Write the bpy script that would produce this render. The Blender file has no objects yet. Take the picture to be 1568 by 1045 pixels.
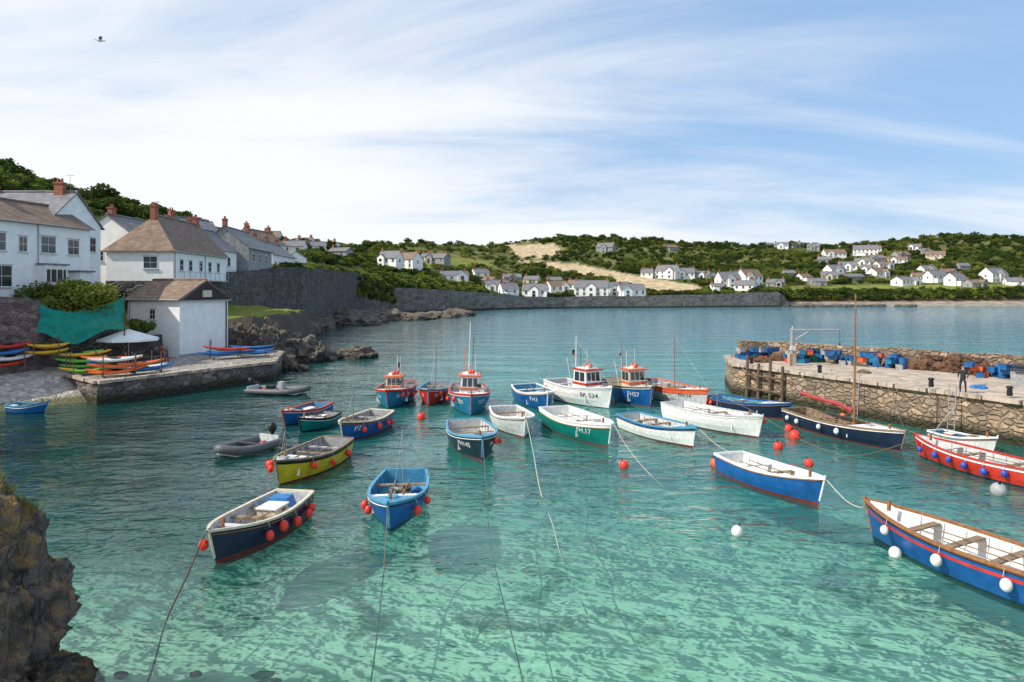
import bpy,bmesh,math,random
import numpy as np
from mathutils import Vector,Matrix,noise
random.seed(7); np.random.seed(7)
scene=bpy.context.scene
col=scene.collection
# ------------------------------------------------------------ node helpers
class NT:
    def __init__(s,nt): s.nt=nt; nt.nodes.clear()
    def new(s,t,**k):
        n=s.nt.nodes.new(t)
        for a,b in k.items(): setattr(n,a,b)
        return n
    def l(s,a,b): s.nt.links.new(a,b)
    def put(s,sock,v):
        if hasattr(v,'is_linked') or hasattr(v,'links'): s.l(v,sock)
        else:
            if isinstance(v,(tuple,list)) and len(v)==3 and sock.type=='RGBA': v=(*v,1)
            sock.default_value=v
    def mixc(s,f,a,b,bt='MIX'):
        n=s.new('ShaderNodeMix',data_type='RGBA',blend_type=bt)
        s.put(n.inputs[0],f); s.put(n.inputs[6],a); s.put(n.inputs[7],b); return n.outputs[2]
    def math(s,op,a,b=0.0,c=0.0,clamp=False):
        n=s.new('ShaderNodeMath',operation=op,use_clamp=clamp)
        s.put(n.inputs[0],a); s.put(n.inputs[1],b); s.put(n.inputs[2],c); return n.outputs[0]
    def mr(s,v,a,b,c=0.0,d=1.0,smooth=True):
        n=s.new('ShaderNodeMapRange',interpolation_type='SMOOTHSTEP' if smooth else 'LINEAR')
        s.put(n.inputs[0],v); n.inputs[1].default_value=a; n.inputs[2].default_value=b
        n.inputs[3].default_value=c; n.inputs[4].default_value=d; return n.outputs[0]
    def mapping(s,v,sc=(1,1,1),rot=(0,0,0),loc=(0,0,0)):
        n=s.new('ShaderNodeMapping'); s.l(v,n.inputs[0])
        n.inputs[1].default_value=loc; n.inputs[2].default_value=rot; n.inputs[3].default_value=sc; return n.outputs[0]
    def noise(s,v,sc,det=4,rough=.55,dist=0):
        n=s.new('ShaderNodeTexNoise'); s.l(v,n.inputs['Vector'])
        n.inputs['Scale'].default_value=sc; n.inputs['Detail'].default_value=det
        n.inputs['Roughness'].default_value=rough; n.inputs['Distortion'].default_value=dist; return n.outputs[0]
    def vor(s,v,sc,feat='F1',rnd=1):
        n=s.new('ShaderNodeTexVoronoi',feature=feat); s.l(v,n.inputs['Vector'])
        n.inputs['Scale'].default_value=sc; n.inputs['Randomness'].default_value=rnd; return n
    def bump(s,h,dist,strength=1.0,nrm=None):
        n=s.new('ShaderNodeBump'); s.l(h,n.inputs['Height'])
        n.inputs['Distance'].default_value=dist; n.inputs['Strength'].default_value=strength
        if nrm: s.l(nrm,n.inputs['Normal'])
        return n.outputs[0]
def clampc(c): return tuple(min(1,max(0,x)) for x in c)
def newmat(name):
    m=bpy.data.materials.new(name); m.use_nodes=True
    return m,NT(m.node_tree)
def finishmat(t,color,rough=.6,metal=0,normal=None,spec=.5,trans=0):
    p=t.new('ShaderNodeBsdfPrincipled'); o=t.new('ShaderNodeOutputMaterial')
    t.put(p.inputs['Base Color'],color); t.put(p.inputs['Roughness'],rough)
    p.inputs['Metallic'].default_value=metal; p.inputs['Specular IOR Level'].default_value=spec
    if normal: t.l(normal,p.inputs['Normal'])
    t.l(p.outputs[0],o.inputs[0]); return p
def M(name,c,rough=.55,var=.22,sc=3,bump=.004,bsc=20,metal=0,c2=None,spec=.4,courses=0,dirt=0):
    m,t=newmat(name)
    tc=t.new('ShaderNodeTexCoord').outputs['Object']
    n=t.noise(tc,sc,5,.6); f=t.mr(n,.3,.7)
    a=clampc([x*(1-var) for x in c]); b=c2 if c2 else clampc([x*(1+var*.5) for x in c])
    cc=t.mixc(f,(*a,1),(*b,1))
    if dirt:
        dn=t.noise(t.mapping(tc,(2.5,2.5,.5)),3.0,4,.7); cc=t.mixc(t.mr(dn,.5,.75,0,dirt),cc,(.10,.085,.06,1))
    if courses:
        sz=t.new('ShaderNodeSeparateXYZ'); t.l(tc,sz.inputs[0]); q=t.math('FRACT',t.math('MULTIPLY',sz.outputs[2],courses))
        vv=t.vor(t.mapping(tc,(3,3,courses)),1.0); sp_=t.new('ShaderNodeSeparateColor'); t.l(vv.outputs['Color'],sp_.inputs[0])
        cc=t.mixc(t.mr(q,.0,.25,.55,0),cc,(*[x*.35 for x in c],1)); cc=t.mixc(t.math('MULTIPLY',sp_.outputs[0],.45),cc,(*clampc([x*.55 for x in c]),1))
    nm=None
    if bump: nb=t.noise(tc,bsc,2); nm=t.bump(nb,bump)
    finishmat(t,cc,rough,metal,nm,spec); return m
def stone(name,c1,c2,mortar,scale=1.6,squash=1.7,bump=.06,weed=None,edge=.07,weedz=.7,streak=.2):
    m,t=newmat(name)
    pos=t.new('ShaderNodeNewGeometry').outputs['Position']
    wob=t.new('ShaderNodeVectorMath',operation='MULTIPLY_ADD')
    nn=t.new('ShaderNodeTexNoise'); t.l(pos,nn.inputs['Vector']); nn.inputs['Scale'].default_value=1.8
    t.l(nn.outputs['Color'],wob.inputs[0]); wob.inputs[1].default_value=(.45,.45,.45); t.l(pos,wob.inputs[2])
    mp=t.mapping(wob.outputs[0],(1,1,squash))
    v=t.vor(mp,scale); e=t.vor(mp,scale,'DISTANCE_TO_EDGE')
    sep=t.new('ShaderNodeSeparateColor'); t.l(v.outputs['Color'],sep.inputs[0])
    base=t.mixc(sep.outputs[0],(*c1,1),(*c2,1))
    val=t.mr(sep.outputs[1],0,1,.5,1.3,False)
    hs=t.new('ShaderNodeHueSaturation'); t.l(base,hs.inputs['Color']); t.l(val,hs.inputs['Value'])
    n=t.noise(pos,6,5,.7)
    c=t.mixc(t.mr(n,.3,.75,.0,.6),hs.outputs[0],(*[x*.4 for x in c1],1))
    ef=t.mr(e.outputs['Distance'],.005,edge)
    c=t.mixc(ef,(*mortar,1),c)
    big=t.noise(pos,.35,4); c=t.mixc(t.mr(big,.42,.7,0,.5),c,(*[x*.45 for x in c2],1))
    if streak:
        st=t.noise(t.mapping(pos,(.22,.16,.10)),1.0,5,.7); c=t.mixc(t.mr(st,.5,.7,0,streak),c,(*clampc([x*1.7 for x in c2]),1)); c=t.mixc(t.mr(st,.45,.3,0,streak*1.6),c,(.035,.045,.022,1))
    sx=t.new('ShaderNodeSeparateXYZ'); t.l(pos,sx.inputs[0])
    wz=t.math('ADD',sx.outputs[2],t.math('MULTIPLY',n,-.8))
    low=t.mr(wz,-.1,weedz,1,0)
    c=t.mixc(low,c,weed or (.035,.035,.02,1))
    h=t.math('ADD',t.math('MULTIPLY',t.mr(e.outputs['Distance'],0,.2),1.0),t.math('MULTIPLY',n,.6))
    finishmat(t,c,.85,0,t.bump(h,bump),.25); return m
# ------------------------------------------------------------ mesh builder
def frame_of(d):
    d=d.normalized(); a=Vector((0,0,1)) if abs(d.z)<.95 else Vector((1,0,0))
    x=d.cross(a).normalized(); return x,d.cross(x).normalized()
class MB:
    def __init__(s): s.p={}
    def add(s,part,mat,vs,fs,smooth=False):
        k=(part,mat.name)
        if k not in s.p: s.p[k]=([],[],[],mat)
        V,F,S,_=s.p[k]; o=len(V)
        V.extend([tuple(v) for v in vs]); F.extend([tuple(i+o for i in f) for f in fs]); S.extend([smooth]*len(fs))
    def box(s,part,mat,c,sz,rz=0,taper=1.0):
        x,y,z=[a/2 for a in sz]; vs=[]
        for dz,t in ((-z,1),(z,taper)):
            for dx,dy in ((-x,-y),(x,-y),(x,y),(-x,y)):
                dx*=t;dy*=t
                vs.append((c[0]+dx*math.cos(rz)-dy*math.sin(rz),c[1]+dx*math.sin(rz)+dy*math.cos(rz),c[2]+dz))
        s.add(part,mat,vs,[(3,2,1,0),(4,5,6,7),(0,1,5,4),(1,2,6,5),(2,3,7,6),(3,0,4,7)])
    def cyl(s,part,mat,p0,p1,r0,r1=None,n=8,cap=True):
        r1=r0 if r1 is None else r1; p0=Vector(p0);p1=Vector(p1); a,b=frame_of(p1-p0); vs=[]
        for p,r in ((p0,r0),(p1,r1)):
            for i in range(n):
                t=2*math.pi*i/n; vs.append(p+a*(r*math.cos(t))+b*(r*math.sin(t)))
        fs=[(i,(i+1)%n,n+(i+1)%n,n+i) for i in range(n)]
        s.add(part,mat,vs,fs,True)
        if cap: s.add(part,mat,vs,[tuple(range(n))[::-1],tuple(range(n,2*n))])
    def tube(s,part,mat,pts,r,n=6,closed=False):
        P=[Vector(p) for p in pts]; vs=[];fs=[]; m=len(P)
        for i,p in enumerate(P):
            d=(P[(i+1)%m]-P[i-1]) if closed else (P[min(i+1,m-1)]-P[max(i-1,0)])
            a,b=frame_of(d); rr=r[i] if isinstance(r,(list,tuple)) else r
            for j in range(n):
                t=2*math.pi*j/n; vs.append(p+a*(rr*math.cos(t))+b*(rr*math.sin(t)))
        for i in range(m if closed else m-1):
            for j in range(n):
                k=(i+1)%m; fs.append((i*n+j,i*n+(j+1)%n,k*n+(j+1)%n,k*n+j))
        s.add(part,mat,vs,fs,True)
        if not closed: s.add(part,mat,vs,[tuple(range(n))[::-1],tuple(range((m-1)*n,m*n))])
    def sph(s,part,mat,c,r,sc=(1,1,1),nu=12,nv=8,R=None):
        vs=[];fs=[]
        for i in range(nv+1):
            th=math.pi*i/nv
            for j in range(nu):
                ph=2*math.pi*j/nu
                v=Vector((sc[0]*r*math.sin(th)*math.cos(ph),sc[1]*r*math.sin(th)*math.sin(ph),sc[2]*r*math.cos(th)))
                if R: v=R@v
                vs.append(v+Vector(c))
        for i in range(nv):
            for j in range(nu): fs.append((i*nu+j,(i+1)*nu+j,(i+1)*nu+(j+1)%nu,i*nu+(j+1)%nu))
        s.add(part,mat,vs,fs,True)
    def panel(s,part,mat,q,u0,u1,v0,v1,off,th=.03):
        bl,br,tr,tl=[Vector(a) for a in q]; n=(br-bl).cross(tl-bl).normalized()
        def P(u,v): return (bl*(1-u)+br*u)*(1-v)+(tl*(1-u)+tr*u)*v
        c=[P(u0,v0),P(u1,v0),P(u1,v1),P(u0,v1)]
        vs=[a+n*(off-th) for a in c]+[a+n*off for a in c]
        s.add(part,mat,vs,[(3,2,1,0),(4,5,6,7),(0,1,5,4),(1,2,6,5),(2,3,7,6),(3,0,4,7)])
    def mesh(s,name,items):
        me=bpy.data.meshes.new(name); V=[];F=[];S=[];I=[]
        for k,(v,f,sm,mt) in enumerate(items):
            o=len(V);V+=v;F+=[tuple(i+o for i in ff) for ff in f];S+=sm;I+=[k]*len(f);me.materials.append(mt)
        me.from_pydata(V,[],F); me.polygons.foreach_set('use_smooth',S); me.polygons.foreach_set('material_index',I); me.update(); return me
    def finish(s,name,loc=(0,0,0),rz=0,join=False):
        if join:
            o=bpy.data.objects.new(name,s.mesh(name,list(s.p.values())))
        else:
            o=bpy.data.objects.new(name,None); o.empty_display_size=.3
            g={}
            for (part,mn),it in s.p.items(): g.setdefault(part,[]).append(it)
            for part,its in g.items():
                c=bpy.data.objects.new(part,s.mesh(part,its)); c.parent=o; col.objects.link(c)
        o.location=loc; o.rotation_euler=(0,0,rz); col.objects.link(o); return o
def catmull(pts,n=8):
    P=[Vector(p) for p in pts]; P=[P[0]*2-P[1]]+P+[P[-1]*2-P[-2]]; out=[]
    for i in range(1,len(P)-2):
        for k in range(n):
            t=k/n; a,b,c,d=P[i-1],P[i],P[i+1],P[i+2]
            out.append(.5*((2*b)+(c-a)*t+(2*a-5*b+4*c-d)*t*t+(3*b-a-3*c+d)*t**3))
    out.append(P[-2]); return out
# ------------------------------------------------------------ materials
WHITE=M('white_paint',(.78,.78,.76),.4,.12,5,dirt=.3); WALLW=M('white_render',(.84,.84,.82),.8,.08,1.2,.006,30,dirt=.14)
CREAM=M('cream_paint',(.62,.55,.42),.5,.15,5,dirt=.3); GREYP=M('grey_paint',(.34,.35,.36),.5,.25,5,dirt=.4)
LGREY=M('light_grey_paint',(.55,.57,.57),.5,.2,5,dirt=.5)
NAVY=M('navy_paint',(.012,.02,.05),.3,.3,2); BLUE=M('blue_paint',(.006,.09,.30),.33,.25,2,dirt=.2)
TEALB=M('teal_blue_paint',(.01,.17,.30),.35,.25,2,dirt=.2); CYAN=M('pale_blue_paint',(.07,.28,.44),.45,.2,3,dirt=.25)
GREENH=M('green_paint',(.0,.17,.14),.35,.25,2,dirt=.15); DGREEN=M('dark_green_paint',(.008,.03,.045),.35,.25,2)
RED=M('red_paint',(.50,.03,.015),.4,.25,3,dirt=.2); DRED=M('antifoul_red',(.22,.02,.015),.7,.3,3)
ORANGE=M('orange_paint',(.68,.12,.04),.4,.2,3,dirt=.2); OLIVE=M('mustard_paint',(.58,.43,.015),.4,.2,2,dirt=.2)
BLACK=M('black_rubber',(.012,.012,.014),.45,.3,4); RGREY=M('rib_grey',(.10,.105,.11),.5,.2,4)
WOOD=M('varnished_wood',(.30,.13,.045),.45,.35,6,.004,25); PLANK=M('worn_planks',(.24,.17,.11),.75,.35,4,.006,25)
TIMBER=M('weathered_timber',(.13,.09,.06),.85,.4,5,.01,15); DKWOOD=M('tarred_boards',(.045,.035,.03),.85,.3,5,.01,15)
FEND=M('fender_red',(.80,.045,.03),.35,.12,4,dirt=.15); FENDW=M('fender_white',(.75,.75,.72),.35,.15,4,dirt=.3); FENDB=M('fender_blue',(.02,.08,.4),.35,.15,4)
GLASS=M('dark_glass',(.03,.04,.05),.08,.4,1,0,spec=.8); METAL=M('galvanised_steel',(.45,.46,.47),.4,.2,5,metal=.6)
ROPEW=M('pale_rope',(.5,.48,.38),.8,.3,20); ROPEB=M('brown_rope',(.16,.12,.07),.85,.4,20); CHAIN=M('rusty_chain',(.10,.045,.025),.8,.4,20)
TARPB=M('blue_tarp',(.02,.16,.42),.5,.3,4,.03,4); REDSAIL=M('red_sailcloth',(.36,.05,.06),.8,.3,5,.02,8)
SLATE=M('slate_roof',(.20,.20,.215),.7,.35,1.5,.02,9,courses=3); BROWNROOF=M('brown_tile_roof',(.24,.165,.12),.8,.4,1.5,.03,8,courses=3)
TERRA=M('chimney_brick',(.32,.12,.07),.85,.35,5); GREYSTONE=M('grey_render',(.30,.30,.30),.85,.3,2)
NETB=M('brown_nets',(.15,.08,.045),.95,.6,5,.08,10); NETG=M('green_nets',(.02,.14,.09),.95,.5,5,.08,10)
CRATEB=M('blue_fishbox',(.015,.13,.36),.45,.35,3,dirt=.3); YELLOW=M('yellow_plastic',(.75,.42,.03),.4,.2,4)
KGREEN=M('kayak_green',(.15,.5,.06),.35,.15,4); KORANGE=M('kayak_orange',(.8,.17,.03),.35,.15,4); KBLUE=M('kayak_blue',(.02,.15,.45),.35,.15,4)
SKIN=M('skin',(.5,.28,.2),.6,.1,6,0); CLOTHD=M('dark_cloth',(.025,.028,.035),.9,.3,8); CLOTHG=M('grey_cloth',(.16,.17,.2),.9,.3,8); HAIR=M('hair',(.06,.035,.02),.8,.3,20); CLOTHR=M('red_cloth',(.35,.04,.04),.9,.3,8)
PIERSTONE=stone('pier_granite',(.50,.35,.23),(.33,.26,.20),(.15,.12,.09),1.75,1.6,.10,edge=.06,streak=.12)
DARKSTONE=stone('dark_rubble_wall',(.075,.07,.07),(.14,.13,.12),(.17,.16,.15),1.0,1.6,.12)
SEASTONE=stone('sea_wall_stone',(.17,.16,.15),(.24,.22,.20),(.22,.2,.18),.5,1.7,.15)
QUAYSTONE=stone('quay_stone',(.16,.14,.125),(.29,.25,.22),(.09,.08,.07),1.5,1.4,.12,edge=.06)
PAVE=stone('cobble_paving',(.50,.45,.40),(.40,.36,.32),(.28,.25,.22),2.4,1.0,.05,weed=(.11,.11,.06,1),streak=0)
SLIP=stone('slipway_cobbles',(.66,.60,.54),(.52,.48,.43),(.36,.33,.29),2.4,1.0,.05,weed=(.13,.13,.07,1),weedz=.15,streak=0)
def deckmat():
    m,t=newmat('pier_deck_concrete'); pos=t.new('ShaderNodeNewGeometry').outputs['Position']
    n=t.noise(pos,.8,6,.65); n2=t.noise(pos,9,4)
    c=t.mixc(t.mr(n,.3,.7),(.34,.27,.21,1),(.56,.47,.38,1)); c=t.mixc(t.mr(n2,.4,.7,0,.35),c,(.24,.20,.16,1))
    e=t.vor(t.mapping(pos,(1,1,0)),.45,'DISTANCE_TO_EDGE'); c=t.mixc(t.mr(e.outputs['Distance'],.01,.03,.6,0),c,(.13,.11,.09,1))
    finishmat(t,c,.85,0,t.bump(n2,.02),.3); return m
DECK=deckmat()
def rockmat(name,a,b,lich=None,amt=0,cracks=True,grass=0):
    m,t=newmat(name); g=t.new('ShaderNodeNewGeometry'); pos=g.outputs['Position']
    n=t.noise(pos,1.2,7,.7,.4); n2=t.noise(pos,7,6,.75)
    c=t.mixc(t.mr(n,.3,.7),(*a,1),(*b,1)); c=t.mixc(t.mr(n2,.45,.7,0,.7),c,(*[x*.35 for x in a],1))
    h=t.math('MULTIPLY',n2,.7)
    if cracks:
        v=t.vor(t.mapping(pos,(1,1,.5),(.4,.3,0)),1.3,'DISTANCE_TO_EDGE')
        c=t.mixc(t.mr(v.outputs['Distance'],0,.035,.7,0),c,(.01,.009,.008,1))
        h=t.math('ADD',h,t.math('MULTIPLY',t.mr(v.outputs['Distance'],0,.12),.35))
    else:
        r1=t.noise(t.mapping(pos,(1,1,.45),(.5,.35,.2)),2.0,4,.65,.8); rd=t.math('ABSOLUTE',t.math('SUBTRACT',r1,.5))
        c=t.mixc(t.mr(rd,0,.02,.85,0),c,(.012,.01,.01,1)); h=t.math('ADD',h,t.math('MULTIPLY',t.mr(rd,0,.05),.4))
        b2=t.noise(pos,.55,3); c=t.mixc(t.mr(b2,.48,.62,0,.5),c,(.24,.17,.12,1))
    if lich:
        sn=t.new('ShaderNodeSeparateXYZ'); t.l(g.outputs['Normal'],sn.inputs[0])
        f=t.math('MULTIPLY',t.mr(sn.outputs[2],.1,.8),t.mr(t.noise(pos,2.2,6,.7),.46,.58)); f=t.math('MULTIPLY',f,amt)
        c=t.mixc(f,c,(*lich,1))
    sz=t.new('ShaderNodeSeparateXYZ'); t.l(pos,sz.inputs[0])
    c=t.mixc(t.mr(sz.outputs[2],0,.7,.75,0),c,(.02,.022,.012,1))
    finishmat(t,c,.8,0,t.bump(h,.16),.3); return m
ROCK=rockmat('shore_rock',(.06,.05,.045),(.17,.14,.12),(.28,.24,.13),.5)
ROCKN=rockmat('headland_rock',(.06,.052,.05),(.19,.155,.13),(.36,.22,.07),.85,cracks=False)
def leafmat(name,a,b,c3):
    m,t=newmat(name); oi=t.new('ShaderNodeObjectInfo'); pos=t.new('ShaderNodeNewGeometry').outputs['Position']
    n=t.noise(pos,.9,2,.7); c=t.mixc(t.mr(n,.35,.65),(*a,1),(*b,1)); c=t.mixc(t.math('MULTIPLY',oi.outputs['Random'],.6),c,(*c3,1))
    p=t.new('ShaderNodeBsdfDiffuse'); t.l(c,p.inputs[0]); out=t.new('ShaderNodeOutputMaterial')
    tr=t.new('ShaderNodeBsdfTranslucent'); t.l(c,tr.inputs[0]); ms=t.new('ShaderNodeMixShader'); ms.inputs[0].default_value=.3
    t.l(p.outputs[0],ms.inputs[1]); t.l(tr.outputs[0],ms.inputs[2]); t.l(ms.outputs[0],out.inputs[0]); return m
LEAF=leafmat('foliage',(.065,.11,.024),(.14,.185,.042),(.17,.18,.05)); LEAFD=leafmat('foliage_dark',(.026,.056,.015),(.06,.098,.024),(.08,.108,.03)); LEAFY=leafmat('foliage_shrub',(.14,.17,.027),(.26,.28,.055),(.18,.21,.045))
GRASSB=leafmat('tussock_grass',(.17,.20,.03),(.36,.33,.08),(.26,.2,.07))
BARK=M('bark',(.07,.05,.035),.9,.4,6)
# ------------------------------------------------------------ camera, sun, world
cam=bpy.data.cameras.new('camera'); co=bpy.data.objects.new('camera',cam); col.objects.link(co)
co.location=(0,0,9); co.rotation_euler=(math.radians(90),0,0); cam.lens=24; cam.sensor_width=36; cam.shift_y=-.0513; cam.clip_end=9000; cam.clip_start=.1
scene.camera=co
SUN=Vector((-.86,-.30,0)).normalized(); EL=math.radians(42)
sd=Vector((SUN.x*math.cos(EL),SUN.y*math.cos(EL),math.sin(EL)))
sl=bpy.data.lights.new('sun','SUN'); sl.energy=5.0; sl.angle=math.radians(.5); sl.color=(1,.93,.82)
so=bpy.data.objects.new('sun',sl); so.rotation_euler=(-sd).to_track_quat('-Z','Y').to_euler(); so.location=(-60,-20,60); col.objects.link(so)
w=bpy.data.worlds.new('World'); scene.world=w; w.use_nodes=True; t=NT(w.node_tree)
sky=t.new('ShaderNodeTexSky',sky_type='NISHITA'); sky.sun_disc=False; sky.sun_elevation=EL; sky.sun_rotation=math.atan2(SUN.x,SUN.y); sky.air_density=1.0; sky.dust_density=1.0; sky.ozone_density=1.5
g=t.new('ShaderNodeTexCoord').outputs['Generated']; sx=t.new('ShaderNodeSeparateXYZ'); t.l(g,sx.inputs[0])
zz=t.math('ADD',t.math('MAXIMUM',sx.outputs[2],0),.16)
cx=t.new('ShaderNodeCombineXYZ'); t.l(t.math('DIVIDE',sx.outputs[0],zz),cx.inputs[0]); t.l(t.math('DIVIDE',sx.outputs[1],zz),cx.inputs[1])
pv=t.mapping(cx.outputs[0],(.42,1.15,1),(0,0,math.radians(-38)),(3.1,.7,0))
n1=t.noise(pv,1.0,7,.6,.8); n2=t.noise(t.mapping(cx.outputs[0],(.4,.4,1),(0,0,.3),(5,2,0)),1.0,2,.5)
side=t.mr(sx.outputs[0],-.75,.5,.36,-.07); low=t.mr(sx.outputs[2],.0,.26,.34,0)
f=t.math('ADD',t.math('ADD',t.math('MULTIPLY',n1,.85),t.math('MULTIPLY',n2,.5)),t.math('ADD',side,low))
cf=t.mr(f,.53,1.06,.06,.97)
blue=t.mixc(.65,sky.outputs[0],(2.1,3.9,6.6,1))
cl=t.mixc(cf,blue,(6.95,7.1,7.3,1))
bg=t.new('ShaderNodeBackground'); bg.inputs[1].default_value=.142; t.l(cl,bg.inputs[0]); ow=t.new('ShaderNodeOutputWorld'); t.l(bg.outputs[0],ow.inputs[0])
scene.view_settings.view_transform='Standard'; scene.view_settings.look='None'; scene.view_settings.exposure=0
# ------------------------------------------------------------ water + seabed
m,t=newmat('sea_water'); pos=t.new('ShaderNodeNewGeometry').outputs['Position']; sp=t.new('ShaderNodeSeparateXYZ'); t.l(pos,sp.inputs[0])
wa=t.noise(t.mapping(pos,(.62,1.25,1),(0,0,.15)),1.0,3,.5,.5); wb=t.noise(t.mapping(pos,(1.3,2.4,1),(0,0,-.3)),1.9,1,.5,.3); wc=t.noise(t.mapping(pos,(.10,.22,1)),1,1)
hh=t.math('ADD',t.math('MULTIPLY',wa,1.0),t.math('MULTIPLY',wb,.20)); hh=t.math('MULTIPLY',hh,t.mr(wc,.3,.7,.5,1.3))
nrm=t.bump(hh,.165)
fr=t.new('ShaderNodeFresnel'); fr.inputs[0].default_value=1.33; t.l(nrm,fr.inputs[1])
gl=t.new('ShaderNodeBsdfGlossy'); gl.inputs['Roughness'].default_value=.03; t.l(nrm,gl.inputs['Normal']); gl.inputs[0].default_value=(1,1,1,1)
tr=t.new('ShaderNodeBsdfTransparent')
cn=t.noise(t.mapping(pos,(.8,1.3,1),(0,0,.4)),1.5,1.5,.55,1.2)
rid=t.math('ABSOLUTE',t.math('SUBTRACT',cn,.5)); caustic=t.mr(rid,0,.08,1.0,0)
tc=t.mixc(caustic,(.59,.885,.82,1),(.68,.96,.90,1))  # caustic light lines painted into the transparent tint
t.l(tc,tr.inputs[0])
df=t.new('ShaderNodeBsdfDiffuse')
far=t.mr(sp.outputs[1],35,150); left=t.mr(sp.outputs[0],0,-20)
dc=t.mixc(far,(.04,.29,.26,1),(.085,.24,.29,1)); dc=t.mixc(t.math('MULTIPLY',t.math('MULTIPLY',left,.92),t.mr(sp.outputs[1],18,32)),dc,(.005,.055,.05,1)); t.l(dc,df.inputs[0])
op=t.mr(sp.outputs[1],14,85,.10,.92)
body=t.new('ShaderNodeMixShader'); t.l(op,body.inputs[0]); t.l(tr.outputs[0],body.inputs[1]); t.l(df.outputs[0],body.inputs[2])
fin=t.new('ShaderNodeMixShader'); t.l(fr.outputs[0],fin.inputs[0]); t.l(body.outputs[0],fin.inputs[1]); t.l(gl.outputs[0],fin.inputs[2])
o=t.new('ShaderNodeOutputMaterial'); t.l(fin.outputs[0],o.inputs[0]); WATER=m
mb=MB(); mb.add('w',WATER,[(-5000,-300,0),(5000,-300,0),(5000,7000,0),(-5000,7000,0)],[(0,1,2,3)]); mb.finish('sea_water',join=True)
m,t=newmat('seabed_sand'); pos=t.new('ShaderNodeNewGeometry').outputs['Position']; sp=t.new('ShaderNodeSeparateXYZ'); t.l(pos,sp.inputs[0])
n=t.noise(pos,.3,7,.68,.6); bed_caustic=t.noise(t.mapping(pos,(.8,1.9,1),(0,0,.25)),1.5,4,.6,1.2)
c=t.mixc(t.mr(bed_caustic,.30,.70),(.56,.58,.47,1),(.70,.69,.57,1))  # wavy caustic light network painted into the sand colour
c=t.mixc(t.mr(n,.54,.61,0,.7),c,(.15,.18,.12,1))
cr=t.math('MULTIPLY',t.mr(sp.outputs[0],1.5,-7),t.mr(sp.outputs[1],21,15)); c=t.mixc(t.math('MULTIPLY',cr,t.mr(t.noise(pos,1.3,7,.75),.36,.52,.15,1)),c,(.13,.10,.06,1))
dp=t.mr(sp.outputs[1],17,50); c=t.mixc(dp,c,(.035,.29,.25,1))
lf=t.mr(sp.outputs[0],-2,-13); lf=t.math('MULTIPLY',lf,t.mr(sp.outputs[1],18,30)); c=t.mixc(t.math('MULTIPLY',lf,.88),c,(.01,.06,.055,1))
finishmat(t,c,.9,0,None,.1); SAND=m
xs=np.concatenate([[-5000,-1200,-300,-120],np.arange(-60,61,1.0),[120,300,1200,5000]]); ys=np.concatenate([[-300,-60,-10],np.arange(0,81,1.0),[120,200,400,1000,7000]])
V=[];F=[]
for y in ys:
    for x in xs:
        z=-1.5-.035*min(max(y-14,-10),70)+.25*noise.noise(Vector((x*.25,y*.25,0)))-(4 if abs(x)>100 or y>100 else 0)
        V.append((x,y,z))
nx=len(xs)
for j in range(len(ys)-1):
    for i in range(nx-1): F.append((j*nx+i,j*nx+i+1,(j+1)*nx+i+1,(j+1)*nx+i))
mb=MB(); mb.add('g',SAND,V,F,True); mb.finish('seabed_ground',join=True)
# ------------------------------------------------------------ terrain (bearing stations: (range,height) rows)
FX=1045.;CX=784.;HY=442.;CH=9.
ST=[(-800,[(28,-3),(29,7),(34,9),(50,18),(90,36),(150,56),(260,54)]),
(0,[(57,-2),(58.5,7.5),(64,9),(85,14),(130,28),(200,44),(320,40)]),
(160,[(72,-2),(73.5,6.5),(84,8),(110,12),(160,23),(220,37),(330,30)]),
(300,[(93,-2),(95,8),(105,9.5),(130,13),(175,21),(230,30),(340,25)]),
(350,[(101,-2),(102,10.5),(112,11.3),(135,13.0),(180,18),(240,26),(350,24)]),
(470,[(139,-2),(141,12.6),(155,13.2),(175,15),(215,20),(280,27),(420,27)]),
(544,[(204,-2),(206,13),(225,14),(255,17),(290,22),(350,30),(520,33)]),
(600,[(245,-2),(246,8.5),(262,13),(300,18),(380,28),(520,43),(750,38)]),
(740,[(285,-2),(286,6.5),(300,7.5),(350,13),(440,26),(600,47),(850,40)]),
(800,[(298,-2),(299,4.5),(315,6),(360,11),(450,24),(620,51),(900,44)]),
(860,[(308,-2),(309,4.3),(330,5.5),(380,11),(470,25),(650,57),(900,50)]),
(960,[(318,-2),(319,4.5),(340,6),(400,12),(500,27),(650,56),(900,50)]),
(1060,[(325,-2),(326,5),(345,7),(420,14),(520,28),(650,50),(900,45)]),
(1195,[(338,-2),(339,6.3),(360,8),(430,15),(520,27),(650,48),(900,44)]),
(1205,[(330,-2),(356,1.8),(362,6.5),(430,15),(520,27),(650,48),(900,44)]),
(1300,[(334,-2),(360,1.9),(367,7),(435,15),(520,27),(650,49),(900,44)]),
(1440,[(336,-2),(364,2.0),(372,8),(440,15),(520,30),(620,56),(900,50)]),
(1568,[(338,-2),(368,2.2),(376,8.5),(450,16),(530,31),(640,56),(900,50)]),
(2300,[(350,-2),(390,3),(400,10),(480,18),(560,34),(680,58),(900,50)])]
SP=np.array([a[0] for a in ST],float); SDm=np.array([[q[0] for q in a[1]] for a in ST]); SZm=np.array([[q[1] for q in a[1]] for a in ST])
def T(px,s):
    d=np.array([np.interp(px,SP,SDm[:,k]) for k in range(7)]); z=np.array([np.interp(px,SP,SZm[:,k]) for k in range(7)])
    dd=float(np.interp(s,range(7),d)); h=float(np.interp(s,range(7),z)); x=(px-CX)/FX*dd
    if s>1.3: h+=(min(s-1.3,1))*(noise.noise(Vector((x*.02,dd*.02,1)))*2.2+noise.noise(Vector((x*.07,dd*.07,3)))*.7)
    return Vector((x,dd,h))
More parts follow.
